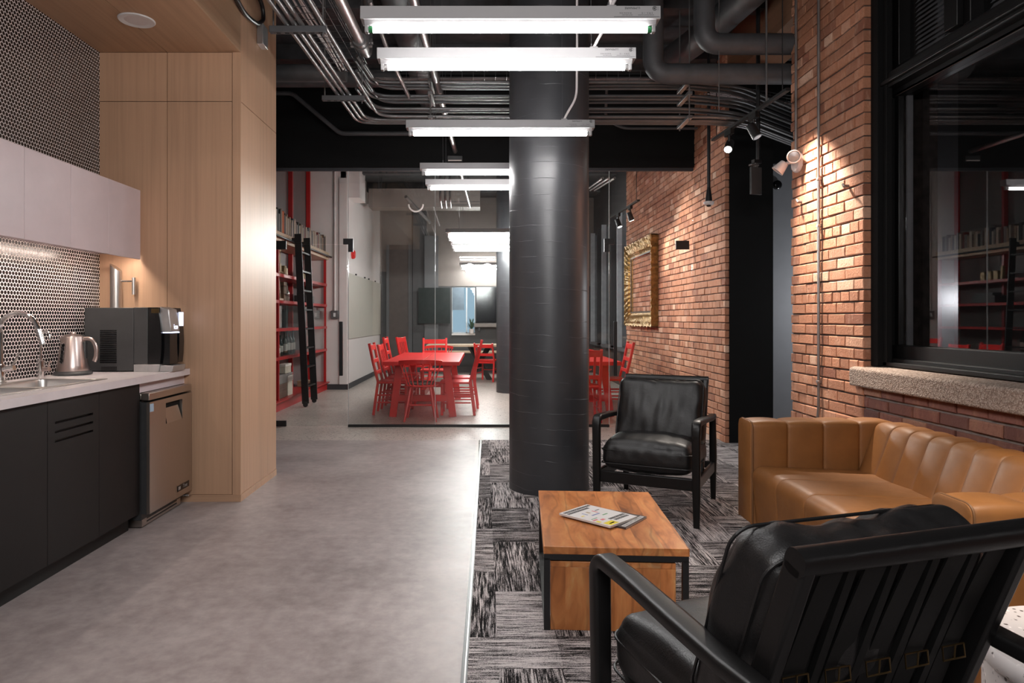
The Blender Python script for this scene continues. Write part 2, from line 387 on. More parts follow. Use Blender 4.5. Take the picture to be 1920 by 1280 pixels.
M['toe'] = plain('toe_kick_black', (.006,.006,.006), .6)
M['lilac'] = plain('pale_laminate', (.78,.665,.69), .38, var=.03, bump=.02)
M['quartz'] = plain('white_quartz', (.76,.69,.70), .3, var=.05, bump=.02)
M['steel'] = m_brushed('brushed_steel', (.60,.57,.55), .33, 'h'); M['steel_v'] = m_brushed('brushed_steel_upright', (.62,.58,.55), .3, 'z')
M['chrome'] = plain('chrome', (.82,.80,.79), .08, 1.0, var=.03, bump=0)
M['rose'] = plain('rosy_brushed_steel', (.55,.45,.42), .3, 1.0, var=.03, bump=0)
M['fridge'] = m_brushed('fridge_steel', (.56,.50,.45), .34, 'h')
M['charcoal'] = plain('charcoal_plastic', (.045,.046,.048), .42, bump=.12, bscale=350)
M['gloss_black'] = plain('gloss_black', (.006,.006,.007), .1, bump=0)
M['silver'] = plain('silver_plastic', (.5,.49,.49), .3, .6, bump=0)
M['batten'] = plain('grey_white_enamel', (.34,.335,.34), .4, var=.03, bump=0)
M['white'] = plain('white_enamel', (.72,.71,.71), .35, var=.03, bump=0)
M['white_plastic'] = plain('white_plastic', (.66,.61,.60), .4, var=.04, bump=0)
M['cord'] = plain('white_cord', (.66,.62,.62), .5, var=.05, bump=0)
M['ink'] = plain('black_print', (.03,.03,.03), .6, bump=0)
M['green'] = plain('green_lamp_cap', (.02,.19,.06), .4, bump=0)
M['red'] = plain('red_paint', (.70,.028,.026), .32, var=.08, bump=.04)
M['red_dark'] = plain('red_shelf_paint', (.42,.018,.018), .35, var=.08, bump=.04)
M['galv'] = plain('grey_painted_conduit', (.17,.165,.165), .36, .55, var=.15, bump=.05)
M['galv_lite'] = plain('galvanised_pipe', (.36,.34,.335), .33, .75, var=.15, bump=.05)
M['duct'] = plain('dark_grey_duct', (.062,.062,.066), .55, var=.2, bump=.15, bscale=40)
M['ceil'] = plain('charcoal_ceiling', (.06,.06,.064), .8, var=.25, bump=.3, bscale=30)
M['tray'] = plain('cable_tray_wire', (.11,.11,.115), .4, .5)
M['pink_cable'] = plain('pale_data_cable', (.50,.42,.41), .5)
M['gold'] = plain('gilded_plaster', (.31,.18,.055), .42, .75, var=.35, scale=30, bump=.5, bscale=60)
M['brass'] = plain('aged_brass', (.11,.075,.035), .35, .9, bump=0)
M['wall_white'] = plain('white_wall_paint', (.68,.635,.625), .42, var=.03, bump=.04)
M['wall_grey'] = plain('dark_grey_paint', (.05,.048,.05), .5, var=.06, bump=.04)
M['wall_grey2'] = plain('mid_grey_paint', (.10,.10,.106), .55, var=.04, bump=.04)
M['alcove_grey'] = plain('alcove_grey_paint', (.20,.205,.22), .6, var=.03, bump=.04); M['wall_beige'] = plain('taupe_paint', (.15,.125,.113), .5, var=.05, bump=.04)
M['shelf_back'] = plain('shelf_back_grey', (.16,.14,.14), .5, var=.06, bump=.04)
M['brown_door'] = plain('brown_door', (.075,.056,.05), .5)
M['pinboard'] = plain('beige_board', (.45,.43,.38), .55, var=.03, bump=.05)
M['base_dark'] = plain('dark_baseboard', (.035,.035,.04), .5)
M['glass'] = glass('clear_glass', (.93,.955,.95), .035)
M['night_glass'] = glass('window_glass', (.75,.75,.76), .09)
M['bottle_glass'] = plain('dark_bottle_glass', (.02,.03,.02), .1, bump=0); M['bottle_clear'] = plain('pale_bottle_glass', (.25,.24,.2), .12, bump=0)
M['paper'] = plain('paper', (.66,.60,.55), .7, var=.06, bump=0)
M['tube'] = glow('lit_tube', (1.0,.975,.965), 90.0); M['tube_far'] = glow('lit_tube_far', (1.0,.975,.95), 290.0)
M['led'] = glow('led_strip', (1.0,.86,.74), 58.0)
M['screen'] = glow('lit_screen', (.72,.76,1.0), 2.2)
M['lens'] = glow('lit_spot_lens', (1.0,.93,.86), 40.0)
M['sky_win'] = glow('dusk_daylight', (.50,.68,.86), .75)
M['sky_low'] = glow('dusk_sky_low', (.66,.78,.90), .95)
M['wood_lintel'] = m_oak('old_timber', 'y', (.25,.13,.075))
M['blind'] = plain('grey_blind_slat', (.55,.55,.56), .5, var=.03, bump=0)
M['leaf'] = plain('plant_leaf', (.03,.06,.03), .5)
# ------------------------------------------------------------------ camera
cam = bpy.data.cameras.new('camera'); co = bpy.data.objects.new('camera', cam); C.objects.link(co)
cam.sensor_width = 36; cam.lens = F*36/1920; co.location = (0, 0, CH); co.rotation_euler = (PI/2, 0, 0)
cam.shift_x = (960-CX)/1920; cam.shift_y = -(640-CY)/1920; cam.clip_start = .05
bpy.context.scene.camera = co

# ------------------------------------------------------------------ room shell
XT, XW, YW, XS = -2.73, -1.725, 4.865, 2.54       # tile wall, oak side, oak end wall, brick wall
CEIL = 4.25
GY = 8.24                                          # glass partition
FY = 16.6                                          # far wall
struct(MB().box(-3.6, -.04, -2.2, 7.33, -.1, 0).build('floor', M['concrete'], flat=True))
struct(MB().prism([(-.062, 1.9), (-.004, 7.33), (5.2, 7.33), (5.2, -2.2), (-.17, -2.2)], 'z', -.1, .004).build('floor_carpet', M['carpet'], flat=True))
struct(MB().box(-3.6, 5.2, 7.33, FY+.3, -.1, 0).build('floor_speckled', M['terrazzo'], flat=True))
tr = MB().prism([(-.085, 1.9), (-.03, 7.33), (-.008, 7.33), (-.062, 1.9)], 'z', 0, .006)
struct(tr.build('trim_1', M['black_metal'])); tr2 = MB().prism([(-.073, 1.9), (-.0165, 7.33), (-.0115, 7.33), (-.068, 1.9)], 'z', .006, .009)
tag(tr2.build('bright_edge', M['galv_lite'], bpy.data.objects['trim_1']), 'thin bright metal line on the dark carpet edge')
struct(MB().box(-3.6, 5.2, -2.2, FY+.3, CEIL, CEIL+.1).build('ceiling', M['ceil'], flat=True))
struct(MB().box(XT-.1, XT, -2.2, YW+.02, 0, CEIL).build('wall_left', M['tile'], flat=True))
struct(MB().box(-3.7, 5.2, -2.3, -2.2, 0, CEIL).build('wall_rear', M['wall_grey'], flat=True))

# oak end wall: core with inset panels
w = MB().box(XT-.1, XW-.012, YW+.012, 5.70, 0, CEIL)
we = struct(w.build('wall_oak', M['toe'], flat=True))
xs = [XT-.02, -2.2475, -1.785]; zs = [.05, 2.85, 3.2, CEIL]
g = .0022
p = MB()
for i in range(2):
    for j in range(2): p.box(xs[i]+g, xs[i+1]-g, YW, YW+.015, zs[j]+g, zs[j+1]-g)
p.box(xs[-1]+g, XW, YW-.0, YW+.015, .05, zs[2])
p.box(XT, XW, YW, YW+.015, zs[2]+g, CEIL)
for j in range(2): p.box(XW-.015, XW, YW+.015, 5.70, (.05, 2.85)[j]+g, (2.85, CEIL)[j]-g)
p.build('oak_panels', M['oak'], we, flat=True)
b = MB().box(-2.2, XW+.004, YW-.006, YW+.012, 0, .05).box(XW-.012, XW+.004, YW+.0121, 5.70, 0, .05)
b.build('oak_baseboard', M['oak_x'], we, flat=True)
# soffit over the kitchenette
s_ = struct(MB().box(XT, XW-.016, -2.2, YW, 3.216, CEIL).build('ceiling_soffit', M['toe'], flat=True))
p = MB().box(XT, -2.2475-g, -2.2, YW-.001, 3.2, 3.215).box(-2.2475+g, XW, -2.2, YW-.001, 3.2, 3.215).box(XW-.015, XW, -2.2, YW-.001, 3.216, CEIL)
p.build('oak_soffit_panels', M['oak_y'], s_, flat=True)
t = thing('recessed_downlight', 'unlit white round downlight recessed in the oak soffit', 'ceiling light', (-2.2, 4.34, 3.2))
MB().lathe([(.072, .0), (.072, -.004), (.105, -.008), (.110, -.003), (.110, 0)], n=40).build('trim_ring', M['white'], t)
MB().lathe([(.072, -.004), (.055, .014), (0.0, .0145)], n=40).build('diffuser', M['white_plastic'], t)

# ------------------------------------------------------------------ upper cabinets
yb = [4.829, 4.419, 4.012, 3.605, 3.19]
names = ['pale lilac wall cabinet at the oak wall end, above the ice dispenser', 'pale lilac wall cabinet second from the oak wall', 'pale lilac wall cabinet third from the oak wall, above the sink tap', 'pale lilac wall cabinet farthest from the oak wall, cut by the photo edge']
for i in range(4):
    y1, y0 = yb[i], yb[i+1]
    t = thing('wall_cabinet', names[i], 'cabinet', (-2.58, (y0+y1)/2, 1.745), 0, 'wall cabinets over the counter')
    hw = (y1-y0)/2
    MB().box(-.148, .138, -hw, hw, .018, .46).build('body', M['lilac'], t, flat=True)
    MB().box(.14, .16, -hw+.0015, hw-.0015, -.024, .464).build('door', M['lilac'], t, bevel=.0015)
struct(MB().box(-2.72, -2.44, yb[0]+.001, YW-.002, 1.7635, 2.20).build('trim_2', M['lilac'], flat=True))
t = thing('under_cabinet_light', 'slim lit strip under the pale wall cabinets', 'light', (-2.454, 4.0, 1.7625))
MB().box(-.016, .016, -.78, .80, -.012, 0).build('channel', M['silver'], t, flat=True)
MB().box(-.012, .012, -.77, .79, -.015, -.012).build('diffuser', M['led'], t, flat=True)

# ------------------------------------------------------------------ base cabinets, counter, sink
XB = -2.11
cb = [4.20, 3.756, 3.31, 2.87]
cn = ['black base cabinet beside the steel fridge', 'black base cabinet door with three vent slots', 'black base cabinet under the sink, nearest the photo edge']
for i in range(3):
    y1, y0 = cb[i], cb[i+1]; hw = (y1-y0)/2
    t = thing('base_cabinet', cn[i], 'cabinet', (-2.4, (y0+y1)/2, 0), 0, 'black base cabinets')
    MB().box(-.31, .27, -hw, hw, .10, .72).build('body', M['dark_cab'], t, flat=True)
    MB().box(-.31, .22, -hw, hw, 0, .10).build('toe_kick', M['toe'], t, flat=True)
    if i == 1:
        zz = [.104, .690, .702, .736, .748, .782, .794, .902]; d = MB()
        a = .058
        d.box(.272, .29, -hw+.0015, -hw+a, .104, .902).box(.272, .29, hw-a, hw-.0015, .104, .902)
        for k in range(0, 8, 2): d.box(.272, .29, -hw+a, hw-a, zz[k], zz[k+1])
        d.build('door', M['dark_cab'], t, flat=True)
        MB().box(.2695, .2715, -hw+a, hw-a, .66, .82).build('vent_slot', M['toe'], t, flat=True)
    else:
        MB().box(.272, .29, -hw+.0015, hw-.0015, .104, .902).build('door', M['dark_cab'], t, bevel=.001)
CT = .948
t = thing('countertop', 'white countertop running over the black base cabinets', 'countertop', (-2.4, 3.8, CT))
sx0, sx1, sy0, sy1 = -.20, .19, -.86, .19         # cut-out for the sink, relative to (-2.4, 3.8)
m = MB().box(-.33, .315, sy1, 1.063, -.042, 0).box(-.33, sx0, -.93, sy1, -.042, 0).box(sx1, .315, -.93, sy1, -.042, 0).box(sx0, sx1, -.93, sy0, -.042, 0)
m.build('slab', M['quartz'], t, flat=True)
MB().box(-.33, .275, .405, 1.063, -.105, -.042).build('support_panel', M['lilac'], t, flat=True)
t = thing('kitchen_sink', 'stainless steel sink set into the white countertop', 'sink', (-2.4, 3.8, CT))
def basin(y0, y1):
    m = MB(); x0, x1, r = sx0+.025, sx1-.025, .05
    def ring(ins, z):
        q = rrect(x1-x0-2*ins, y1-y0-2*ins, r, 5); cx, cy = (x0+x1)/2, (y0+y1)/2
        return [Vector((cx+a, cy+b_, z)) for a, b_ in q]
    rs = [ring(0, .002), ring(.004, -.02), ring(.008, -.16), ring(.05, -.18)]
    n = len(rs[0]); vs = [p for r_ in rs for p in r_]
    fs = [(i*n+j, i*n+(j+1) % n, (i+1)*n+(j+1) % n, (i+1)*n+j) for i in range(3) for j in range(n)] + [tuple(range(3*n, 4*n))]
    return m.add(vs, fs)
basin(-.83, -.34).build('basin', M['steel'], t); basin(-.29, .165).build('basin', M['steel'], t)
rim = MB()
ox0, ox1, oy0, oy1 = sx0-.012, sx1+.012, sy0-.012, sy1+.012; X0, X1 = sx0+.028, sx1-.028
rim.box(ox0, X0, oy0, oy1, .0005, .004).box(X1, ox1, oy0, oy1, .0005, .004).box(X0, X1, oy0, -.828, .0005, .004).box(X0, X1, .163, oy1, .0005, .004).box(X0, X1, -.342, -.288, .0005, .004)
rim.build('rim', M['steel'], t, bevel=.0015)

# gooseneck faucet
t = thing('kitchen_faucet', 'tall chrome gooseneck faucet behind the sink', 'faucet', (-2.655, 3.76, CT))
MB().lathe([(.028, 0), (.028, .012), (.022, .016), (.022, .10), (.018, .105)], n=24).build('base', M['chrome'], t)
pts = [(0, 0, .10), (0, 0, .285)] + arc((.105, -.01, .285), .10, PI, .18*PI, (1, .08, 0), (0, 0, 1), 14)
e = Vector(pts[-1]); pts.append(e + Vector((.022, 0, -.05)))
MB().tube(pts, .0125, 14).build('spout', M['chrome'], t)
MB().cyl(e + Vector((.020, 0, -.045)), e + Vector((.045, 0, -.125)), .016, .0145, 16).build('spray_head', M['chrome'], t)
MB().cyl((.018, 0, .075), (.075, .0, .085), .017, .015, 14).tube([(.06, 0, .09), (.09, .0, .14), (.1, 0, .165)], .006, 8).build('handle', M['chrome'], t)
t = thing('filter_tap', 'small chrome water filter tap beside the kettle', 'faucet', (-2.665, 4.115, CT))
MB().lathe([(.022, 0), (.022, .10), (.012, .108)], n=20).build('base', M['chrome'], t)
pts = [(0, 0, .10), (0, 0, .25)] + arc((.028, 0, .25), .028, PI, .1*PI, (1, 0, 0), (0, 0, 1), 10); e = Vector(pts[-1]); pts.append(e + Vector((.004, 0, -.03)))
MB().tube(pts, .0075, 12).build('spout', M['chrome'], t)
MB().cyl((.015, 0, .05), (.06, -.01, .052), .014, .013, 12).tube([(.045, 0, .055), (.05, 0, .085), (.062, 0, .10)], .006, 8).build('handle', M['rose'], t)

# kettle
t = thing('electric_kettle', 'brushed rosy steel kettle on the counter beside the ice dispenser', 'kettle', (-2.592, 4.32, CT), .1)
MB().lathe([(.098, .0), (.108, .004), (.110, .014), (.102, .022), (.09, .026)], n=40).build('power_base', M['charcoal'], t)
MB().lathe([(.092, .026), (.094, .034), (.088, .06), (.0655, .235), (.062, .243), (.05, .247)], n=48).build('body', M['rose'], t)
MB().lathe([(.05, .247), (.05, .252), (.03, .256), (.0, .257)], n=32).lathe([(.014, .256), (.017, .262), (.012, .268), (0, .269)], n=20).build('lid', M['rose'], t)
MB().add([(-.058, -.02, .232), (-.058, .02, .232), (-.088, 0, .236), (-.066, -.018, .19), (-.066, .018, .19), (-.074, 0, .21)], [(0,1,2), (0,2,5,3), (1,4,5,2), (3,5,4)]).build('spout', M['rose'], t)
hp = [(.05, 0, .222), (.085, 0, .23), (.115, 0, .222), (.135, 0, .19), (.142, 0, .15), (.138, 0, .11), (.128, 0, .085)]
MB().sweep(bend(hp, .03), rrect(.02, .026, .008), up=(0,1,0)).build('handle', M['rose'], t)
MB().box(.062, .082, -.018, .018, .06, .21).build('handle_bracket', M['charcoal'], t, bevel=.005)
gm = MB()
def gauge(r_, w_, z0, z1, n=10):
    q = [(w_*math.cos(a), (z1-w_ if math.sin(a) > 0 else z0+w_) + w_*math.sin(a)) for a in [2*PI*i/24 for i in range(24)]]; vs = []
    for a, z in q:
        rr = .0885 - (z-.06)*.0225/.175 + r_; th = -PI*.62 + a/rr
        vs.append((rr*math.cos(th), rr*math.sin(th), z))
    return vs
vs = gauge(.0032, .014, .075, .205); gm.add(vs, [tuple(range(24))]).build('gauge_frame', M['chrome'], t, flat=True)
vs = gauge(.0048, .009, .081, .199); MB().add(vs, [tuple(range(24))]).build('water_gauge', M['gloss_black'], t, flat=True)

# tap tower behind the dispenser
t = thing('tap_tower', 'brushed steel tap tower with slanted top behind the ice dispenser', 'tap', (-2.59, 4.822, CT))
n = 28; vs = []
for z in (0, 1):
    for i in range(n):
        a = 2*PI*i/n; x, y = .038*math.cos(a), .038*math.sin(a); vs.append((x, y, 0 if z == 0 else .715 - x*.75))
MB().add(vs, [(i, (i+1) % n, n+(i+1) % n, n+i) for i in range(n)] + [tuple(reversed(range(n))), tuple(range(n, 2*n))]).build('column', M['steel_v'], t)
MB().cyl((.036, 0, .62), (.125, 0, .62), .007, n=12).build('faucet_stem', M['chrome'], t)
MB().cyl((.125, 0, .525), (.125, 0, .645), .0125, n=16).build('handle', M['steel_v'], t)

# countertop ice and water dispenser
t = thing('ice_dispenser', 'charcoal countertop ice and water dispenser with lit screen', 'ice dispenser', (-2.37, 4.55, CT))
k = 1/281.3
def ix(px): return (px-CX)*k + 2.37
H = .428
m = MB().box(ix(158), ix(251)-.002, 0, .22, .006, H).box(ix(251), ix(278)-.002, -.002, .28, .052, H+.002); m.build('housing', M['charcoal'], t, bevel=.004)
MB().box(ix(155), ix(158), .02, .20, .02, .36).build('rear_cover', M['black_metal'], t, flat=True)
gr = MB()
for i in range(18): z = .06 + i*.0125; gr.box(ix(188), ix(219), -.004, -.001, z, z+.0065)
gr.build('louvre', M['gloss_black'], t, flat=True)
MB().box(ix(190), ix(219), -.003, .0, .006, .036).build('foot_panel', M['black_metal'], t, flat=True)
MB().box(ix(251), ix(278), -.003, .218, .0, .05).build('base_trim', M['silver'], t, bevel=.002)
# bowed front, facing the aisle
def bow(z): return .028*(1-((z-.2)/.23)**2)
pr = [(ix(278), 0.052)] + [(ix(296) + bow(z)*.9, z) for z in [.052+i*(H-.05)/10 for i in range(11)]] + [(ix(278), H+.002)]
MB().prism(pr, 'y', -.002, .218).build('front_shell', M['gloss_black'], t, ang=50)
MB().prism([(ix(278), 0), (ix(298), 0), (ix(300), .05), (ix(278), .05)], 'y', -.003, .218).build('base_trim', M['silver'], t, bevel=.002)
def head(z): return ix(300) + .012 + bow(z)*.9
pr = [(ix(297), .265)] + [(head(z) + .035, z) for z in (.265, .30, .34, .38, .42)] + [(ix(297), H+.008)]
MB().prism(pr, 'y', .015, .14).build('dispense_head', M['silver'], t, bevel=.006, ang=50)
MB().box(ix(300), head(.26)+.035, .02, .135, .258, .265).build('lit_edge', M['screen'], t, flat=True)
MB().box(ix(300)-.01, ix(316), .02, .14, .05, .258).build('dispense_bay', M['gloss_black'], t, flat=True)
MB().prism([(ix(298), 0), (ix(322), 0), (ix(324), .04), (ix(298), .045)], 'y', .008, .2).build('drip_tray', M['silver'], t, bevel=.004)
pr = [(ix(300), .055)] + [(head(z)+.028, z) for z in (.055, .12, .2, .28, .36, H)] + [(ix(300), H)]
MB().prism(pr, 'y', .145, .218).build('control_column', M['gloss_black'], t, ang=50)
MB().box(head(.33)+.026, head(.33)+.036, .155, .208, .305, .40).build('screen', M['screen'], t, flat=True)
tx = text('lit_lettering', 'ico', .05, M['screen'], t, (head(.30)+.0362, .085, .300), (PI/2, 0, PI/2))
MB().box(ix(284), ix(299), -.004, -.001, H-.036, H-.006).build('maker_plate', M['brass'], t, flat=True)

# undercounter fridge
t = thing('undercounter_fridge', 'stainless steel undercounter fridge against the oak wall', 'fridge', (-2.4, 4.52, 0))
fx = .344                                           # door face, x = -2.056
MB().box(-.29, fx-.055, -.30, .30, .055, .79).build('body', M['charcoal'], t, flat=True)
MB().box(-.29, fx-.055, -.30, .30, .80, .838).box(fx-.055, fx-.002, -.305, .305, .797, .842).build('top_cap', M['fridge'], t, bevel=.004)
dm = MB(); hx0, hx1, hz0, hz1 = -.09, .155, .62, .755
dz0, dz1 = .095, .785
dm.box(fx-.02, fx, -.305, hx0, dz0, dz1).box(fx-.02, fx, hx1, .305, dz0, dz1).box(fx-.02, fx, hx0, hx1, dz0, hz0).box(fx-.02, fx, hx0, hx1, hz1, dz1)
door = dm.build('door', M['fridge'], t, flat=True)
MB().box(fx-.053, fx-.0205, -.305, .305, dz0, dz1).build('door_edge', M['charcoal'], t, flat=True)
h = MB().add([(fx-.0005, hx0+.018, hz0), (fx-.0005, hx1-.004, hz0), (fx-.019, hx1-.030, hz1-.036), (fx-.019, hx0+.018, hz1-.036)], [(0,1,2,3)])
h.build('pull_plate', M['fridge'], door, flat=True)
h = MB().box(fx-.0202, fx-.0195, hx0, hx1, hz0, hz1).add([(fx-.0001, hx0, hz0), (fx-.0001, hx0+.012, hz0), (fx-.019, hx0+.012, hz1), (fx-.019, hx0, hz1)], [(0,1,2,3)])
h.build('pull_recess', M['matte_black'], door, flat=True)
MB().box(fx, fx+.003, .075, .255, .135, .175).build('badge', M['gloss_black'], door, flat=True)
text('badge_lettering', 'True', .036, M['silver'], door, (fx+.0034, .19, .156), (PI/2, 0, PI/2))
MB().box(fx+.0033, fx+.004, .086, .118, .145, .167).build('badge_mark', M['silver'], door, flat=True)
MB().box(fx, fx+.0008, -.302, -.255, .725, .775).build('energy_sticker', plain('pale_blue_sticker', (.42,.56,.70), .5, bump=0), door, flat=True)
gk = MB().box(.15, fx-.06, -.28, .26, .008, .085); gk.build('kick_grille', M['fridge'], t, flat=True)
gs = MB()
for z in (.024, .044, .064): gs.box(fx-.061, fx-.0585, -.22, .20, z, z+.009)
gs.build('grille_slot', M['gloss_black'], t, flat=True)
MB().box(fx-.05, fx+.0, .255, .30, .062, .075).build('hinge', M['chrome'], t, bevel=.003)
# ------------------------------------------------------------------ right side: brick pier, window, alcove
wr_ = struct(MB().box(XS+.011, XS+.5, 4.561, 5.609, 0, CEIL).build('wall_right', M['mortar'], flat=True))
brick_mesh(4.55, 5.62, 0, CEIL, XS, seed=2).build('bricks', M['brick'], wr_, flat=True)
wr_ = struct(MB().box(XS+.013, XS+.5, -2.2, 4.55, 0, .87).build('wall_right_low', M['mortar_low'], flat=True))
brick_mesh(-.5, 4.548, 0, .86, XS, seed=5, joint=.016).build('bricks', M['brick_low'], wr_, flat=True)
struct(MB().prism([(2.49, .851), (2.49, .972), (2.52, .979), (2.75, 1.0), (2.75, .851)], 'y', -2.2, 4.645).build('sill', M['granite'] if 'granite' in M else m_granite(), bevel=.012))
# window: black timber casing, big lower sash, transom, two upper lights with blinds
t = struct(thing('window_1', None, None, (2.755, 3.0, 0)))
def B(x0, x1, y0, y1, z0, z1): return (x0-2.755, x1-2.755, y0-3.0, y1-3.0, z0, z1)
cs = MB()
cs.box(*B(2.585, 2.65, 4.47, 4.549, .99, CEIL)).box(*B(2.65, 2.74, 4.50, 4.549, .99, CEIL)).box(*B(2.62, 2.66, 4.43, 4.47, .99, CEIL))
cs.build('casing', M['matte_black'], t, bevel=.004)
fr = MB()
fr.box(*B(2.70, 2.79, -1.0, 4.50, 1.035, 1.13)).box(*B(2.66, 2.70, -1.0, 4.47, 1.02, 1.045)).box(*B(2.62, 2.80, -1.0, 4.50, .995, 1.022))
fr.box(*B(2.715, 2.752, 4.455, 4.50, 1.13, 2.76))
fr.box(*B(2.70, 2.80, -1.0, 4.50, 2.755, 2.95)).box(*B(2.63, 2.70, -1.0, 4.50, 2.80, 2.90)).box(*B(2.60, 2.63, -1.0, 4.50, 2.82, 2.845))
fr.box(*B(2.70, 2.80, 3.78, 3.99, 2.95, CEIL)).box(*B(2.66, 2.70, 3.83, 3.94, 2.95, CEIL)).box(*B(2.70, 2.80, 4.43, 4.50, 2.95, CEIL))
fr.build('frame', M['black_wood'], t, bevel=.004)
MB().box(*B(2.70, 2.712, -1.0, 4.455, 2.757, 2.772)).build('lower_bead', plain('worn_brown_bead', (.10,.07,.065), .5), t)
MB().box(*B(2.757, 2.761, -1.0, 4.455, 1.13, 2.755)).build('pane', M['night_glass'], t, flat=True)
MB().box(*B(2.775, 2.778, 3.99, 4.43, 2.95, CEIL)).box(*B(2.775, 2.778, -1, 3.78, 2.95, CEIL)).build('pane', M['night_glass'], t, flat=True)
MB().box(*B(2.763, 2.80, 4.44, 4.455, 1.0, 2.76)).build('outer_reveal', plain('grey_reveal', (.42,.42,.43), .6), t, flat=True)
struct(MB().box(3.9, 4.0, -2.2, 5.6, 0, CEIL).build('night_backdrop', M['matte_black'], flat=True))  # black sheet added beyond the panes, stands in for the night darkness
for lab, y0, y1 in (('grey venetian blind in the upper window light beside the brick pier', 4.0, 4.425), ('grey venetian blind in the upper window light past the mullion', 2.2, 3.77)):
    bt = thing('venetian_blind', lab, 'blind', (2.815, (y0+y1)/2, 2.955), 0, 'upper window blinds'); sl = MB(); hw = (y1-y0)/2
    for i in range(42):
        z = .012 + i*.03; sl.bar((0, -hw, z), (0, hw, z), .034, .002, up=(-.80, 0, .60))
    sl.build('slats', M['blind'], bt, flat=True)
    MB().box(-.02, .02, -hw, hw, 1.265, 1.29).build('head_rail', M['blind'], bt, flat=True)
# alcove beyond the pier: black cased end of the brick wall, grey wall behind
wr_ = struct(MB().box(XS+.010, XS+.13, 7.18, 12.05, 0, CEIL).box(XS+.011, XS+.5, 7.172, 7.3, 0, CEIL).build('wall_brick', M['mortar'], flat=True))
brick_mesh(7.146, 12.06, 0, CEIL, XS, seed=9, bw=.225, depth=.04).build('bricks', M['brick'], wr_, flat=True)
struct(MB().box(XS+.042, 3.04, 7.145, 7.171, 0, CEIL).build('wall_alcove_casing', M['matte_black'], flat=True))
struct(MB().box(3.0, 5.2, 7.85, 7.95, 0, 3.08).build('wall_alcove_grey', M['alcove_grey'], flat=True))
struct(MB().box(3.0, 5.2, 7.80, 7.95, 3.08, CEIL).build('wall_alcove_top', M['matte_black'], flat=True))
struct(MB().box(4.6, 4.7, 5.62, 7.85, 0, CEIL).build('wall_alcove_side', M['wall_grey'], flat=True))
struct(MB().box(XS+.02, XS+.40, 5.62, 7.145, 3.79, CEIL).build('lintel', M['wood_lintel'], flat=True))
t = thing('alcove_camera', 'black round camera on the grey alcove wall', 'camera', at(1456, 347, 7.845))
MB().lathe([(.052, 0), (.05, .03), (.03, .045), (0, .048)], n=24, M=Matrix.Rotation(PI/2, 3, 'X')).build('housing', M['gloss_black'], t)
# two conduits on the pier, emergency light, wall anchors
def pipe(name, lab, cat, pts, r, m, group=None, rad=0.0, n=12):
    o = MB().tube(bend(pts, rad) if rad else pts, r, n).build(name, m); return tag(o, lab, cat, group)
x0 = 2.52
t = thing('wall_conduit', 'thin steel conduit down the middle of the brick pier', 'conduit', (x0, 5.12, 0))
MB().tube(bend([(0, .05, .02), (0, .05, .45), (0, 0, .6), (0, 0, 4.25)], .1), .0105, 12).build('tube', M['galv_lite'], t)
for z in (2.0, 2.35, .83): MB().box(-.014, .02, -.016, .016, z-.01, z+.01).build('clip', M['galv_lite'], t, bevel=.003)
t = thing('wall_conduit', 'thin conduit on the pier ending at the emergency light', 'conduit', (x0, 5.49, 2.66))
MB().tube([(0, 0, 0), (0, 0, 1.59)], .0105, 12).build('tube', M['galv_lite'], t)
t = thing('emergency_light', 'white twin head emergency light on the brick pier', 'emergency light', (XS, 5.49, 2.56))
R90 = Matrix.Rotation(-PI/2, 3, 'Y')
MB().lathe([(.085, 0), (.083, .018), (.07, .03), (0, .034)], n=32, M=R90).build('back_plate', M['white_plastic'], t)
for i, (off, d) in enumerate((((-.06, -.05, .04), (-.35, -.75, -.25)), ((-.09, .07, .0), (-.6, .25, -.75)))):
    d = Vector(d).normalized(); q = d.to_track_quat('Z', 'Y').to_matrix(); c = Vector(off)
    lh = MB().lathe([(.024, -.05), (.033, -.045), (.05, .03), (.053, .042), (.046, .043), (.036, .02), (0, .018)], c=c+d*.03, n=24, M=q).build('lamp_head', M['white_plastic'], t)
    MB().lathe([(.02, .015), (.04, .032), (.04, .036), (.0, .04)], c=c+d*.03, n=20, M=q).build('lens', M['silver'], lh)
    MB().cyl((-.03, 0, .01), c, .014, n=10).build('arm', M['white_plastic'], t)
for lab, (px, py, Y) in (('small metal anchor hook on the pier near the window', (1587, 349, 4.74)), ('small metal anchor hook on the pier left of the conduit', (1503, 378, 5.43))):
    q = at(px, py, Y); t = thing('wall_anchor', lab, 'hook', (XS, Y, q.z), 0, 'anchor hooks on the pier')
    MB().cyl((0, 0, 0), (-.035, 0, 0), .012, n=10).tube([(-.035, 0, 0), (-.05, -.02, .01), (-.05, -.04, -.01)], .008, 8).build('hook', M['galv'], t)

# ------------------------------------------------------------------ column
def column(y, x, name):
    o = MB().lathe([(.306, 0), (.306, CEIL)], n=72).build(name, M['column'] if 'column' in M else M.setdefault('column', m_column()), loc=(x, y, 0)); return struct(o)
column(5.28, .512, 'column'); column(12.2, .55, 'column_far')

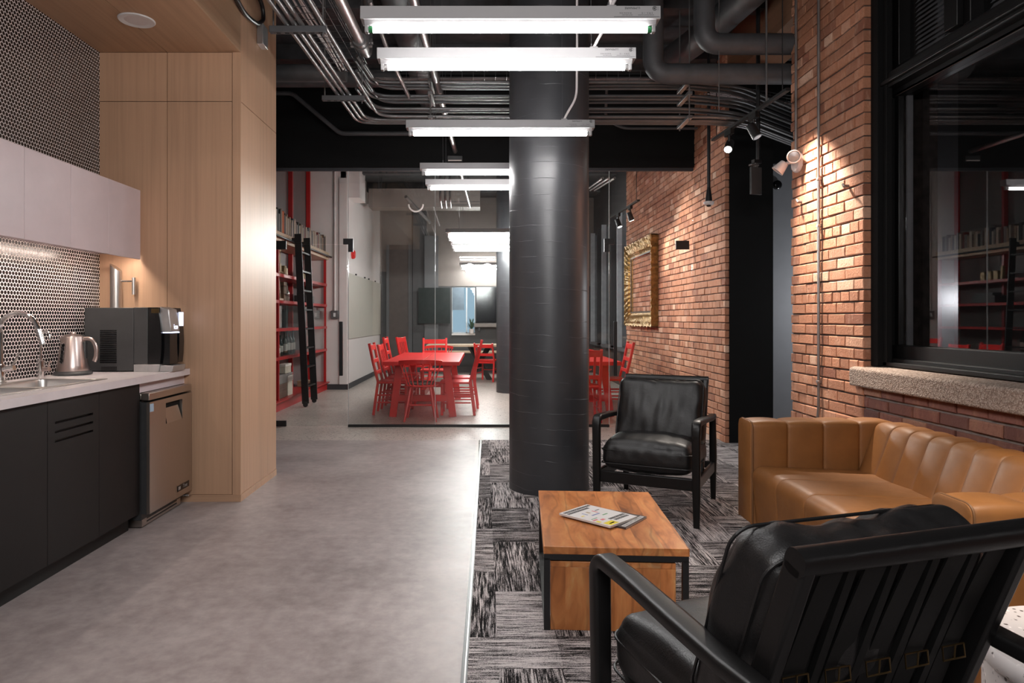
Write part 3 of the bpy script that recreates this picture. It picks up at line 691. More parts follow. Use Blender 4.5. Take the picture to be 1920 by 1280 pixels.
# ------------------------------------------------------------------ glass partition, doors, beam
struct(MB().box(-3.6, XS, GY-.06, GY+.18, 3.12, CEIL).build('beam', M['matte_black'], flat=True))
struct(MB().box(-3.6, XS, GY-.02, GY+.02, 3.085, 3.12).build('trim_3', M['base_dark'], flat=True))
t = struct(thing('wall_glass', None, None, (0, GY, 0)))
sx_ = [-1.622, -.573, .476, 1.526]
for i in range(3): MB().box(sx_[i]+.003, sx_[i+1]-.003, -.006, .006, .02, 3.085).build('glass_pane', M['glass'], t, flat=True)
for a, b_ in ((-2.62, -1.626), (1.53, 2.535)): MB().box(a, b_, -.006, .006, 2.205, 3.085).build('transom_pane', M['glass'], t, flat=True)
sj = MB()
for x in sx_: sj.box(x-.003, x+.003, -.0065, .0065, .03, 3.085)
sj.build('silicone_joint', plain('clear_joint', (.5,.52,.52), .15, bump=0), t, flat=True)
MB().box(-1.622, 1.526, -.02, .02, 0, .03).build('floor_channel', M['black_metal'], t, flat=True)
for i, (a, b_, hx, px0, px1, nm) in enumerate(((-2.60, -1.63, -1.70, -2.53, -2.37, 'door_1'), (1.535, 2.525, 1.592, 2.33, 2.49, 'door_2'))):
    d = struct(thing(nm, None, None, (0, GY, 0)))
    MB().box(a, b_, -.006, .006, .012, 2.195).build('glass_pane', M['glass'], d, flat=True)
    MB().box(px0, px1, -.014, .014, 2.14, 2.245).build('hinge_patch', M['black_metal'], d, bevel=.002)
    MB().box(px0, px1, -.014, .014, .005, .075).build('floor_patch', M['black_metal'], d, bevel=.002)
    cx = -1.622 if i == 0 else 1.526
    s1 = 1 if i == 0 else -1
    pc = MB().box(min(cx-.06*s1, cx+.06*s1), max(cx-.06*s1, cx+.06*s1), -.014, .014, 2.2, 2.27)
    pc.box(min(cx+.002*s1, cx+.06*s1), max(cx+.002*s1, cx+.06*s1), -.014, .014, 2.11, 2.2); pc.build('corner_patch', M['black_metal'], d, bevel=.002)
    MB().box(hx-.02, hx+.02, -.06, -.025, .62, 1.27).build('handle', M['black_metal'], d, bevel=.004)
    MB().box(hx-.012, hx+.012, -.03, .0, .70, .72).box(hx-.012, hx+.012, -.03, 0, 1.17, 1.19).build('handle_mount', M['black_metal'], d)

# ------------------------------------------------------------------ meeting room shell beyond the glass
XL = -2.87
struct(MB().box(-3.35, -3.25, 5.7, 12.6, 0, CEIL).build('wall_shelf_back', M['shelf_back'], flat=True))
struct(MB().box(-3.4, -2.52, 12.6, 12.75, 0, CEIL).build('wall_white_front', M['wall_white'], flat=True))
struct(MB().box(-2.62, -2.50, 12.6, FY, 0, CEIL).build('wall_white_side', M['wall_white'], flat=True))
struct(MB().box(-2.88, -2.49, 12.585, 12.6, 0, .10).box(-2.5, -2.485, 12.585, FY, 0, .10).build('baseboard_left', M['base_dark'], flat=True))
struct(MB().box(-2.64, -2.50, 12.57, 12.60, .10, 3.9).build('trim_4', M['wall_white'], flat=True))
struct(MB().box(XS+.16, XS+.3, 12.07, FY, 0, CEIL).box(XS, XS+.2, 12.05, 12.09, 0, CEIL).build('wall_right_far', M['wall_grey'], flat=True))
# far wall, with its window opening
wx0, wx1 = at(847, 0, FY).x, at(891, 0, FY).x; wz0, wz1 = .95, 2.09
struct(MB().box(-2.62, wx0, FY, FY+.2, 0, 2.45).box(wx1, 3.0, FY, FY+.2, 0, 2.45).box(wx0, wx1, FY, FY+.2, 0, wz0).box(wx0, wx1, FY, FY+.2, wz1, 2.45).build('wall_far', M['wall_grey'], flat=True))
struct(MB().box(-1.5, 3.0, FY-.01, FY+.2, 2.10, 2.46).box(-2.62, 3.0, FY, FY+.2, 2.45, CEIL).build('wall_far_upper', M['wall_beige'], flat=True))
struct(MB().box(at(775, 0, FY).x, at(800, 0, FY).x, FY-.12, FY, 0, CEIL).build('wall_far_pilaster', M['wall_grey'], flat=True))
struct(MB().box(at(797, 0, FY).x, at(822, 0, FY).x, FY-.2, FY, 0, 3.3).build('wall_far_post', M['wall_grey2'], flat=True))
t = struct(thing('door_3', None, None, (at(748, 0, FY).x, FY, 0)))
MB().box(-.235, .235, -.03, 0, 0, 3.1).build('leaf', M['brown_door'], t, flat=True)
MB().box(.235, .335, -.05, 0, 0, 3.1).box(-.30, -.235, -.05, 0, 0, 3.1).build('frame', M['wall_grey2'], t, flat=True)
t = struct(thing('window_2', None, None, ((wx0+wx1)/2, FY, wz0))); hw = (wx1-wx0)/2; hh = wz1-wz0
MB().box(-hw, hw, .17, .175, 0, hh).build('daylight', M['sky_win'], t, flat=True)
MB().box(-hw, -hw+.02, .05, .16, 0, hh).box(hw-.02, hw, .05, .16, 0, hh).box(.06, .09, .05, .16, 0, hh).box(-hw, hw, .05, .16, 0, .03).box(-hw, hw, .05, .16, hh-.02, hh).build('frame', plain('pale_window_frame', (.5,.53,.56), .4), t, flat=True)
MB().box(-hw, hw, -.06, .05, -.04, 0).build('sill', M['wall_white'], t, flat=True)
MB().box(-hw+.02, hw-.02, .10, .104, .03, hh-.02).build('pane', M['glass'], t, flat=True)
tag(MB().box(wx0+.02, wx0+.30, FY+.03, FY+.036, 1.52, 2.07).build('roller_blind', plain('slate_blind', (.12,.16,.20), .6), None, flat=True), 'half lowered slate roller blind in the small far window', 'blind')
# tall windows in the far right wall
for i, (yn, yf) in enumerate(((12.15, 13.2), (13.9, 14.9), (15.5, 16.4))):
    t = struct(thing('window_%d' % (i+3), None, None, (XS+.16, (yn+yf)/2, 0))); h = (yf-yn)/2
    MB().box(-.005, -.001, -h, h, .78, 3.3).build('pane', M['gloss_black'], t, flat=True)
    MB().box(-.10, 0, -h-.04, -h, .72, 3.36).build('near_jamb', M['wall_grey'], t, flat=True); MB().box(-.10, 0, h, h+.04, .72, 3.36).build('reveal', M['reveal_light'], t, flat=True)
    MB().box(-.12, 0, -h-.04, h+.04, .70, .76).build('sill', M['wall_grey2'], t, flat=True)
    MB().box(-.03, -.005, -.02, .02, .78, 3.3).build('mullion', M['black_metal'], t, flat=True)
# ------------------------------------------------------------------ black leather armchairs (front faces local -y)
HW = .3175
def armchair(name, label, loc, rz, seed):
    t = thing(name, label, 'armchair', loc, rz, 'black leather armchairs')
    prof = rrect(.05, .042, .011)
    for s in (-1, 1):
        x = s*HW
        # front leg and the flat arm that bends out of it
        MB().sweep([(x, -.372, 0), (x, -.378, .25), (x, -.385, .57)], prof, up=(1,0,0), scales=[(.72,.78), (1,1), (1.05,1.05)]).build('leg', M['black_wood'], t)
        pts = [(x, -.385, .57), (x, -.3855, .60)] + [(x, -.385+.045*(1-math.cos(a)), .60+.045*math.sin(a)) for a in [PI/2*i/7 for i in range(1, 8)]] + [(x, -.22, .640), (x+s*.006, -.02, .628), (x+s*.006, .16, .612), (x, .30, .602), (x, .372, .600)]
        sc = [(1.05,1.05), (1.08,1.0)] + [(1.12, .95)]*7 + [(1.2,.86), (1.28,.8), (1.2,.8), (1.05,.85), (.95,.85)]
        MB().sweep(pts, prof, up=(1,0,0), scales=sc).build('arm', M['black_wood'], t, ang=50)
        MB().sweep([(x, .400, 0), (x, .388, .3), (x, .362, .592)], prof, up=(1,0,0), scales=[(.68,.7), (1,1), (.9,.9)]).build('leg', M['black_wood'], t)
        MB().bar((x, -.37, .265), (x, .375, .235), .026, .07).build('side_rail', M['black_wood'], t, bevel=.005)
        MB().bar((s*.279, .075, .235), (s*.279, .31, .862), .034, .052, up=(0,1,0)).build('back_post', M['black_wood'], t, bevel=.008, seg=3)
    MB().bar((-HW, -.365, .262), (HW, -.365, .262), .03, .075).build('front_rail', M['black_wood'], t, bevel=.006)
    MB().bar((-HW, .375, .25), (HW, .375, .25), .026, .05).bar((-.28, .10, .27), (.28, .10, .27), .03, .05).build('cross_rail', M['black_wood'], t, bevel=.005)
    MB().sweep([(-.296, .312, .862), (.296, .312, .862)], rrect(.05, .05, .02, 4), up=(0,.38,1)).build('top_rail', M['black_wood'], t, ang=50)
    # straps of the back with buckles
    def bp(z): return .080 + (z-.235)*.375
    for i in range(5):
        x = -.208 + i*.104
        m = MB().sweep([(x, bp(z)+.004-.012*math.sin((z-.28)/.57*PI), z) for z in [.27 + .585*j/8 for j in range(9)]], [(-.026,-.0022), (.026,-.0022), (.026,.0022), (-.026,.0022)], up=(1,0,0))
        st = m.build('strap', M['strap'], t)
        z = .585; y = bp(z)+.006
        q = MB().tube([(x-.031, y, z+.014), (x+.031, y, z+.014), (x+.031, y+.003, z-.014), (x-.031, y+.003, z-.014), (x-.031, y, z+.014)], .0021, 6).tube([(x, y+.003, z-.012), (x, y+.005, z+.018)], .002, 6)
        q.build('buckle', M['brass'], st)
    for i in range(4):
        x = -.156 + i*.104
        MB().sweep([(x, bp(z)-.004, z) for z in (.28, .55, .855)], [(-.010,-.006), (.010,-.006), (.010,.006), (-.010,.006)], up=(1,0,0)).build('back_slat', M['strap'], t)
    # cushions
    Ms = Matrix.Translation((0, -.065, .375)) @ Matrix.Rotation(math.radians(3.5), 4, 'X')
    Ms = Matrix.Translation((0, -.085, .395)) @ Matrix.Rotation(math.radians(-3.0), 4, 'X')
    MB().pillow(.592, .60, .160, r=.06, crown=.055, n=34, wr=.012, seed=seed).xf(Ms).build('seat_cushion', M['black_leather'], t, ang=80)
    pp = [Vector((a, b, 0)) for a, b in rrect(.590, .594, .055, 5)]; pp.append(pp[0])
    for z in (.03, -.056): MB().tube([Ms @ (p + Vector((0, 0, z))) for p in pp], .0042, 6, caps=False).build('piping', M['black_leather'], t)
    lean = math.radians(20.5)
    Mb = Matrix.Translation((0, .110, .648)) @ Matrix.Rotation(-lean, 4, 'X') @ Matrix.Rotation(PI/2, 4, 'X')
    bc = MB().pillow(.585, .445, .150, r=.05, crown=.03, n=40, wr=.021, seed=seed+3, edge=.03).xf(Mb).build('back_cushion', M['black_leather'], t, ang=80)
    pp = [Vector((a*1.0, b, 0)) for a, b in rrect(.582, .442, .05, 5)]; pp.append(pp[0])
    for z in (.052, -.052): MB().tube([Mb @ (p + Vector((0, 0, z))) for p in pp], .0042, 6, caps=False).build('piping', M['black_leather'], bc)
    MB().box(-.25, .25, -.19, .05, -.0935, -.0925).xf(Mb).build('mesh_panel', M['black_perf'], bc, flat=True)
    return t
armchair('lounge_armchair', 'black leather armchair facing the room beside the round column', (1.205, 4.71, .004), math.radians(-26), 1)
armchair('lounge_armchair', 'black leather armchair seen from behind, strapped wooden back towards us', (.742, 1.604, .004), math.radians(197.8), 5)

# ------------------------------------------------------------------ coffee table with nested block
t = thing('coffee_table', 'square edged coffee table with acacia top on a black steel frame', 'coffee table', (.58, 3.29, .004), math.radians(-3.4))
MB().box(-.30, .30, -.465, .465, .318, .350).build('table_top', M['acacia'], t, bevel=.002)
for sx in (-1, 1):
    for sy in (-1, 1):
        MB().box(sx*.285-.0125, sx*.285+.0125, sy*.45-.0125, sy*.45+.0125, 0, .30).build('leg', M['black_metal'], t)
fr = MB()
for sx in (-1, 1):
    fr.box(sx*.285-.0125, sx*.285+.0125, -.437, .437, .293, .318).box(sx*.285-.0125, sx*.285+.0125, -.437, .437, 0, .02)
for sy in (-1, 1): fr.box(-.2975, .2975, sy*.45-.0125, sy*.45+.0125, .293, .318)
fr.build('frame', M['black_metal'], t)
t = thing('nesting_table', 'acacia wood box table tucked under the black framed coffee table', 'side table', (.565, 3.245, .004), math.radians(-3.4))
MB().box(-.258, .258, -.41, .41, .262, .286).build('table_top', M['acacia'], t, bevel=.002)
for a, b_, c, d in ((-.258, .258, -.41, -.386), (-.258, .258, .386, .41)): MB().box(a, b_, c, d, 0, .262).build('end_panel', M['acacia_v'], t, bevel=.001)
MB().box(-.258, -.234, -.386, .386, 0, .262).box(.234, .258, -.386, .386, 0, .262).build('side_panel', M['acacia_v'], t, flat=True)

# magazines
def magazine(name, label, loc, rz, w, h, th, cover, blocks):
    t = thing(name, label, 'magazine', loc, rz, 'magazines on the coffee table')
    MB().box(-w/2+.001, w/2-.001, -h/2+.001, h/2-.001, .0008, th-.0008).build('pages', M['paper'], t, flat=True)
    MB().box(-w/2, w/2, -h/2, h/2, th-.0008, th).box(-w/2, w/2, -h/2, h/2, 0, .0008).box(-w/2-.0003, -w/2+.0005, -h/2, h/2, 0, th).build('cover', cover, t, flat=True)
    by = {}
    for (x0, x1, y0, y1, c) in blocks: by.setdefault(c, MB()).box(x0*w-w/2, x1*w-w/2, y0*h-h/2, y1*h-h/2, th+.0001, th+.0004)
    for c, m in by.items(): m.build('cover_lettering', c, t, flat=True)
    return t
yel = plain('yellow_print', (.75,.60,.03), .4, bump=0); pk = plain('pink_print', (.65,.18,.20), .4, bump=0); gn = plain('green_print', (.10,.30,.12), .4, bump=0); bl = plain('blue_print', (.15,.20,.42), .4, bump=0)
wc = plain('white_cover', (.72,.70,.69), .3, var=.03, bump=0); dk = plain('dark_cover', (.055,.045,.045), .35, bump=0)
random.seed(3)
bk = []
for (a, b_, y) in ((.05,.95,.90), (.05,.80,.82), (.40,.97,.20), (.45,.97,.12)):
    x = a
    while x < b_-.03:
        ww = random.uniform(.035, .06); bk.append((x, x+ww, y, y+.06, M['ink'])); bk.append((x+ww*.4, x+ww*.6, y+.02, y+.045, wc)) if random.random() < .5 else None; x += ww+.012
bk += [(.06,.36,.02,.17, yel), (.14,.30,.07,.10, M['ink']), (.04,.12,.22,.30, yel), (.05,.20,.33,.37, pk), (.22,.34,.26,.32, pk), (.1,.3,.40,.42, gn), (.35,.62,.52,.55, bl), (.55,.72,.42,.45, gn), (.62,.66,.58,.70, pk), (.30,.33,.60,.72, bl), (.70,.85,.66,.68, M['ink']), (.12,.22,.6,.63, yel), (.44,.50,.64,.72, plain('tan_print', (.45,.35,.22), .4, bump=0))]
TZ = .354
magazine('magazine', 'white covered magazine with yellow corner, on top of the other', (.548, 3.243, TZ+.0085), math.radians(45), .222, .292, .009, wc, bk)
bk2 = [(.05,.95,.03,.10, wc), (.70,.96,.86,.92, wc)]
for i in range(12): bk2.append((.08+i*.07, .08+i*.07+.04, .045, .085, M['ink']))
magazine('magazine', 'dark covered magazine lying under the white one', (.600, 3.245, TZ), math.radians(52), .222, .285, .008, dk, bk2)

# ------------------------------------------------------------------ tan channel sofa along the window wall
SX, SB = 1.592, 2.515; SY0, SY1 = 2.225, 4.262; AW = .205
t = thing('leather_sofa', 'tan leather sofa with vertical channel stitching under the window', 'sofa', (2.05, 3.22, .004))
def L(p): return (p[0]-2.05, p[1]-3.22, p[2])
def smooth_poly(pts, n=4):
    out = []
    for i in range(len(pts)-1):
        for j in range(n): out.append(tuple(pts[i][k] + (pts[i+1][k]-pts[i][k])*j/n for k in range(2)))
    return out + [pts[-1]]
def channelled(prof, place, a0, a1, nch, depth, wts, per=12):
    # 2D profile pushed in at every seam while it runs from a0 to a1
    m = len(prof); nrm = []
    for i in range(m):
        p, q = prof[max(i-1, 0)], prof[min(i+1, m-1)]; d = Vector((q[0]-p[0], q[1]-p[1])); d.normalize(); nrm.append(Vector((-d.y, d.x)))
    N = nch*per; vs = []
    for s in range(N+1):
        ph = .5-.5*math.cos(PI*(s % per)/per); b = depth*(abs(math.sin(PI*ph))**.36) - depth
        a = a0 + (a1-a0)*(s//per + ph)/nch
        for i in range(m):
            o = nrm[i]*b*wts[i]; vs.append(place(prof[i][0]+o.x, prof[i][1]+o.y, a))
    fs = [(s*m+i, s*m+i+1, (s+1)*m+i+1, (s+1)*m+i) for s in range(N) for i in range(m-1)]
    fs += [tuple(reversed(range(m))), tuple(range(N*m, (N+1)*m))]
    return MB().add(vs, fs)
def rnd(pts, r, n=5): return [(v.x, v.y) for v in bend([(a, b, 0) for a, b in pts], r, n)]
# back: profile in x,z listed so the normal points outwards (towards -x, then up)
pr = rnd([(2.215, .10), (2.215, .36), (2.335, .69), (SB, .69), (SB, .08)], .055, 6)
def wt(pr, f): return [f(p) for p in pr]
bk_ = channelled(pr, lambda u, v, a: L((u, a, v)), SY0+AW-.01, SY1-AW+.01, 10, .018, wt(pr, lambda p: 1.0 if p[0] < SB-.01 else 0.0))
bk_.build('backrest', M['tan'], t, ang=60)
# seat
pr = rnd([(SX+.012, .085), (SX+.002, .43), (2.25, .405), (2.28, .40)], .085, 8)
pr = [(SX+.03, .085)] + pr[1:]
sb = channelled(pr, lambda u, v, a: L((u, a, v)), SY0+AW-.005, SY1-AW+.005, 5, .010, wt(pr, lambda p: 1.0 if p[1] > .2 else .5), 14)
sb.build('seat', M['tan'], t, ang=60)
MB().box(*[SX+.04-2.05, SB-.02-2.05, SY0+.03-3.22, SY1-.03-3.22, .07, .30]).build('base', M['tan'], t, flat=True)
for i, (y0, y1) in enumerate(((SY1-AW, SY1), (SY0, SY0+AW))):
    # profile in y,z: up the face seen from the camera, over the top and down the other side
    pr = rnd([(y0, .075), (y0, .69), (y1, .69), (y1, .075)], .045, 6)
    pr = [(a, b) for a, b in pr]
    am = channelled(pr, lambda u, v, a: L((a, u, v)), SX+.012, 2.46, 4, .016, [1.0]*len(pr))
    arm = am.build('arm', M['tan'], t, ang=60)
    # smooth front end with a piped edge
    q = [(a, b) for a, b in rnd([(y0+.004, .075), (y0+.004, .686), (y1-.004, .686), (y1-.004, .075)], .045, 6)]
    n = len(q); vs = [L((SX+.02, a, b)) for a, b in q] + [L((SX+.004, a, b)) for a, b in q] + [L((SX, (a-(y0+y1)/2)*.93+(y0+y1)/2, (b-.38)*.96+.38)) for a, b in q]
    MB().add(vs, [(k*n+j, k*n+j+1, (k+1)*n+j+1, (k+1)*n+j) for k in range(2) for j in range(n-1)] + [tuple(range(2*n, 3*n))]).build('front_panel', M['tan'], arm, ang=60)
    MB().tube([L((SX+.013, a, b)) for a, b in q], .005, 6).build('piping', M['tan_seam'], arm)
for x in (SX+.09, SB-.10):
    for y in (SY0+.12, SY1-.12): MB().cyl(L((x, y, .0)), L((x, y, .085)), .017, .024, 12).build('leg', M['black_metal'], t)

# speckled drum table between armchair and sofa
t = thing('drum_table', 'white speckled round drum table behind the near black armchair', 'side table', (1.625, 1.70, .004))
MB().lathe([(.318, .40), (.325, .41), (.325, .44), (.318, .45), (0, .45)], n=56).build('table_top', M['terrazzo_top'], t)
MB().lathe([(.0, 0), (.30, 0), (.31, .012), (.31, .40), (0, .40)], n=56).build('drum', M['terrazzo_top'], t)
# ------------------------------------------------------------------ red tables and chairs in the meeting room
RD = M['red']
def red_table(label, x, y, ln=2.45, w=.99):
    t = thing('red_table', label, 'table', (x, y, 0), 0, 'red meeting tables')
    hl = ln/2; hw = w/2
    MB().box(-hw, -.004, -hl, hl, .70, .75).build('top_plank', RD, t, bevel=.003); MB().box(.004, hw, -hl, hl, .70, .75).build('top_plank', RD, t, bevel=.003)
    for sy in (-1, 1):
        y0 = sy*(hl-.28)
        for sx in (-1, 1): MB().bar((sx*.40, y0, 0), (sx*.31, y0, .70), .055, .095, up=(1,0,0)).build('leg', RD, t, bevel=.004)
        MB().bar((-.37, y0, .25), (.37, y0, .25), .045, .085).build('cross_bar', RD, t, bevel=.003)
    MB().bar((0, -hl+.28, .31), (0, hl-.28, .31), .05, .085).build('stretcher', RD, t, bevel=.003)
    MB().bar((-.36, -hl+.28, .665), (-.36, hl-.28, .665), .03, .07).bar((.36, -hl+.28, .665), (.36, hl-.28, .665), .03, .07).build('apron', RD, t)
    return t
red_table('red trestle table with a centre seam, left of the round column', -.795, 10.03)
red_table('red trestle table right of the round column, before the brick wall', 1.30, 10.03)

def chair_base(t, w=.42, d=.42, zs=.455, splay=0.02, r=.018, square=True):
    MB().box(-w/2, w/2, -d/2, d/2, zs-.03, zs).build('seat', RD, t, bevel=.008)
    for sx in (-1, 1): MB().bar((sx*(w/2-.02), -d/2+.03, 0), (sx*(w/2-.025), -d/2+.03, zs-.03), .034, .034).build('leg', RD, t, bevel=.003)
    for z in (.17, .27): 
        m = MB()
        for sx in (-1, 1): m.cyl((sx*(w/2-.02), -d/2+.03, z), (sx*(w/2-.02), d/2-.0, z), .011, n=8)
        m.build('side_stretcher', RD, t)
    MB().cyl((-w/2+.02, -d/2+.03, .22), (w/2-.02, -d/2+.03, .22), .011, n=8).build('front_stretcher', RD, t)
def posts(t, w, d, H, lean):
    for sx in (-1, 1):
        MB().sweep([(sx*(w/2-.018), d/2+.05, 0), (sx*(w/2-.018), d/2-.012, .45), (sx*(w/2-.018), d/2-.012+lean*.55, .45+(H-.45)*.5), (sx*(w/2-.018), d/2-.012+lean, H)], rrect(.034, .036, .006, 2), up=(1,0,0)).build('leg', RD, t)
def ladder_chair(label, loc, rz, H=.97, slats=2, horiz=True, grp='red dining chairs'):
    t = thing('red_chair', label, 'chair', loc, rz, grp); w, d = .43, .42
    chair_base(t, w, d); posts(t, w, d, H, .12)
    def by(z): return d/2-.012 + .12*(z-.45)/(H-.45)
    m = MB()
    zt = H-.06
    if horiz:
        for z, hh in ((H-.06, .075), (H-.24, .055), (H-.40, .05)): MB().bar((-w/2+.02, by(z), z), (w/2-.02, by(z), z), .02, hh).build('back_rail', RD, t, bevel=.004)
    else:
        for z, hh in ((H-.05, .085), (.57, .05)): MB().bar((-w/2+.02, by(z), z), (w/2-.02, by(z), z), .02, hh).build('back_rail', RD, t, bevel=.004)
        for i in range(4): x = -.12 + i*.08; MB().bar((x, by(.58), .58), (x, by(H-.07), H-.07), .028, .012, up=(0,1,0)).build('back_slat', RD, t)
    return t
def windsor(label, loc, rz):
    t = thing('windsor_chair', label, 'chair', loc, rz, 'red dining chairs')
    pr = [(.0, .43), (.17, .43), (.215, .445), (.22, .458), (.19, .465), (.0, .455)]
    MB().lathe(pr, n=32).build('seat', RD, t, ang=50)
    MB().lathe([(.0, .458), (.185, .466), (.185, .482), (.17, .492), (0, .494)], n=32).build('seat_pad', plain('dark_seat_pad', (.09,.055,.045), .8), t)
    for sx in (-1, 1):
        for sy in (-1, 1): MB().tube([(sx*.125, sy*.12, .44), (sx*.165, sy*.165, .2), (sx*.20, sy*.205, 0)], .017, 10, radii=[.016, .021, .013]).build('leg', RD, t)
        MB().cyl((sx*.175, -.175, .19), (sx*.175, .175, .19), .011, n=8).build('side_stretcher', RD, t)
    MB().cyl((-.175, 0, .19), (.175, 0, .19), .012, n=8).build('cross_stretcher', RD, t)
    def rp(a, r, z): return (r*math.sin(a), r*math.cos(a)*.72 + .06, z)
    n = 14; A = [-1.22 + 2.44*i/n for i in range(n+1)]
    m = MB()
    pts = [Vector(rp(a, .29, .745 + .02*math.cos(a*1.2))) for a in A]
    m.sweep(pts, [(-.025,-.009), (.025,-.009), (.025,.009), (-.025,.009)], up=(0,0,1)); m.build('crest_rail', RD, t, bevel=.004)
    for i in range(8):
        a = -1.12 + 2.24*i/7
        MB().cyl(Vector(rp(a*.95, .19, .455)), Vector(rp(a, .287, .735)), .0085, .0075, 8).build('spindle', RD, t)
    return t
R = math.radians
windsor('red spindle back windsor chair at the near end of the left table', (-.79, 8.81, 0), PI)
# local front is -y: rz=90 faces +x
ladder_chair('red ladder back chair at the left table, nearest on its left side', (-1.22, 9.45, 0), R(90))
ladder_chair('red slat back chair at the left table, middle of its left side', (-1.20, 10.07, 0), R(90), H=.93, horiz=False)
ladder_chair('red ladder back chair at the left table, farthest on its left side', (-1.21, 10.68, 0), R(90), H=1.02)
ladder_chair('red slat back chair at the left table, nearest on its right side', (-.37, 9.41, 0), R(-90), H=.93, horiz=False)
ladder_chair('red ladder back chair at the left table, farther on its right side', (-.33, 10.1, 0), R(-90), H=.99)
ladder_chair('red square framed chair at the far end of the left table', (-.83, 11.55, 0), R(180-180), H=.97)
windsor('red curved back chair standing beyond the far end of the left table', (-.85, 13.1, 0), 0)
ladder_chair('red chair seen side on, beyond the far left corner of the left table', (-1.22, 12.6, 0), R(75), H=.97, horiz=False)
ladder_chair('red slat back chair at the near end of the right table', (1.28, 8.80, 0), R(180), H=.92, horiz=False)
ladder_chair('red ladder back chair at the right table, side nearest the brick', (1.82, 9.85, 0), R(-90), H=.97)
windsor('red curved back chair at the far end of the right table', (1.62, 11.5, 0), 0)
ladder_chair('red chair beside the black legged wooden table, half behind the far column', (.12, 14.4, 0), R(160), H=.80)

# long pale wood table and bench near the far wall
t = thing('long_table', 'long pale wood table on black crossed legs near the far wall', 'table', (.35, 14.9, 0))
MB().box(-1.55, 1.55, -.40, .40, .71, .75).build('table_top', M['shelf_wood'], t, bevel=.004)
for x in (-.42, 1.15):
    MB().bar((x-.22, -.28, 0), (x+.22, .28, .71), .10, .06).build('leg', M['black_metal'], t); MB().bar((x+.22, -.28, 0), (x-.22, .28, .71), .10, .06).build('leg', M['black_metal'], t)
t = thing('wooden_bench', 'pale wood bench against the far wall behind the long table', 'bench', (.3, 16.25, 0))
MB().box(-1.4, 1.5, -.18, .18, .50, .54).build('seat', M['shelf_wood'], t, bevel=.003)
for x in (-1.2, 1.3): MB().box(x-.03, x+.03, -.15, .15, 0, .50).build('leg', M['black_metal'], t)
# screens and things on the far wall
def fbox(px0, px1, py0, py1, Y, dep, name, m, **kw):
    a, b_ = at(px0, py1, Y), at(px1, py0, Y); return MB().box(a.x, b_.x, Y, Y+dep, a.z, b_.z).build(name, m, **kw)
t = thing('wall_screen', 'wide black screen on the far wall right of the small window', 'screen', (0, 16.50, 0))
a, b_ = at(893, 603, 16.5), at(975, 538, 16.5)
MB().box(a.x, b_.x, 0, .06, a.z, b_.z).build('panel', M['gloss_black'], t, bevel=.004)
MB().box(a.x-.01, b_.x+.01, .055, .09, a.z-.01, b_.z+.01).build('bezel', M['black_metal'], t)
t = thing('glass_board', 'dark glass writing board on the far wall left of the small window', 'board', (0, 16.5, 0))
a, b_ = at(786, 606, 16.5), at(845, 540, 16.5)
MB().box(a.x, b_.x, -.21, -.195, a.z, b_.z).build('panel', plain('smoked_glass', (.03,.036,.035), .12, bump=0), t)
MB().box(a.x+.02, a.x+.05, -.2, 0, a.z+.03, a.z+.06).box(b_.x-.05, b_.x-.02, -.2, 0, a.z+.03, a.z+.06).build('standoff', M['silver'], t)
t = thing('wall_shelf', 'narrow taupe wall shelf under the black far screen', 'shelf', (0, 16.4, 0))
a, b_ = at(889, 613, 16.4), at(975, 606, 16.4)
MB().box(a.x, b_.x, -.05, .20, a.z, b_.z).build('board', M['wall_beige'], t, bevel=.003)
MB().box(a.x+.1, a.x+.14, -.02, .20, a.z-.08, a.z).build('bracket', M['black_metal'], t)
t = thing('potted_plant', 'spiky potted plant on the sill of the small far window', 'plant', (at(884, 0, 16.45).x, 16.50, .95))
MB().lathe([(0, 0), (.05, 0), (.065, .11), (.058, .11), (0, .10)], n=18).build('pot', M['white_plastic'], t)
random.seed(11); lv = MB()
for i in range(46):
    a = random.uniform(0, 2*PI); b0 = random.uniform(.2, 1.25); l = random.uniform(.22, .44)
    d = Vector((math.cos(a)*math.sin(b0), math.sin(a)*math.sin(b0)*.5, math.cos(b0))); p0 = Vector((0, 0, .10)); p1 = p0 + d*l*.6; p2 = p1 + (d*.5 + Vector((0, 0, -.22)))*l*.55
    s_ = d.cross(Vector((0, 0, 1))).normalized()*.011
    lv.add([p0-s_*.5, p0+s_*.5, p1+s_, p1-s_, p2], [(0,1,2,3), (3,2,4)])
lv.build('leaves', M['leaf'], t, flat=True)
# board, alarm, switch on the white walls
t = thing('pin_board', 'large beige board on the white side wall', 'board', (-2.5, 14.6, 0))
MB().box(.004, .022, -1.95, 1.97, .93, 2.156).build('panel', M['pinboard'], t, bevel=.003)
pn = MB()
for y in (-1.2, -.2, .3, 1.2): pn.box(.0, .03, y-.02, y+.02, 2.156, 2.186)
pn.build('clips', M['black_metal'], t)
q = at(662, 477, 13.06); t = thing('fire_alarm', 'red round fire alarm bell on the white side wall', 'alarm', (-2.5, 13.06, q.z))
MB().lathe([(.085, 0), (.085, .04), (.06, .065), (0, .07)], n=28, M=Matrix.Rotation(PI/2, 3, 'Y')).build('bell', M['red'], t)
q = at(628, 590, 12.59); t = thing('switch_box', 'grey light switch box on the white wall by the shelves', 'switch', (q.x, 12.60, q.z))
MB().box(-.07, .07, -.05, 0, -.075, .075).build('box', M['galv'], t, bevel=.006); MB().box(-.02, .02, -.056, -.05, -.035, .035).build('toggle', M['white'], t)
pipe('wall_conduit', 'white painted conduit rising from the light switch box', 'conduit', [(q.x, 12.575, q.z+.07), (q.x, 12.575, CEIL)], .016, M['wall_white'])

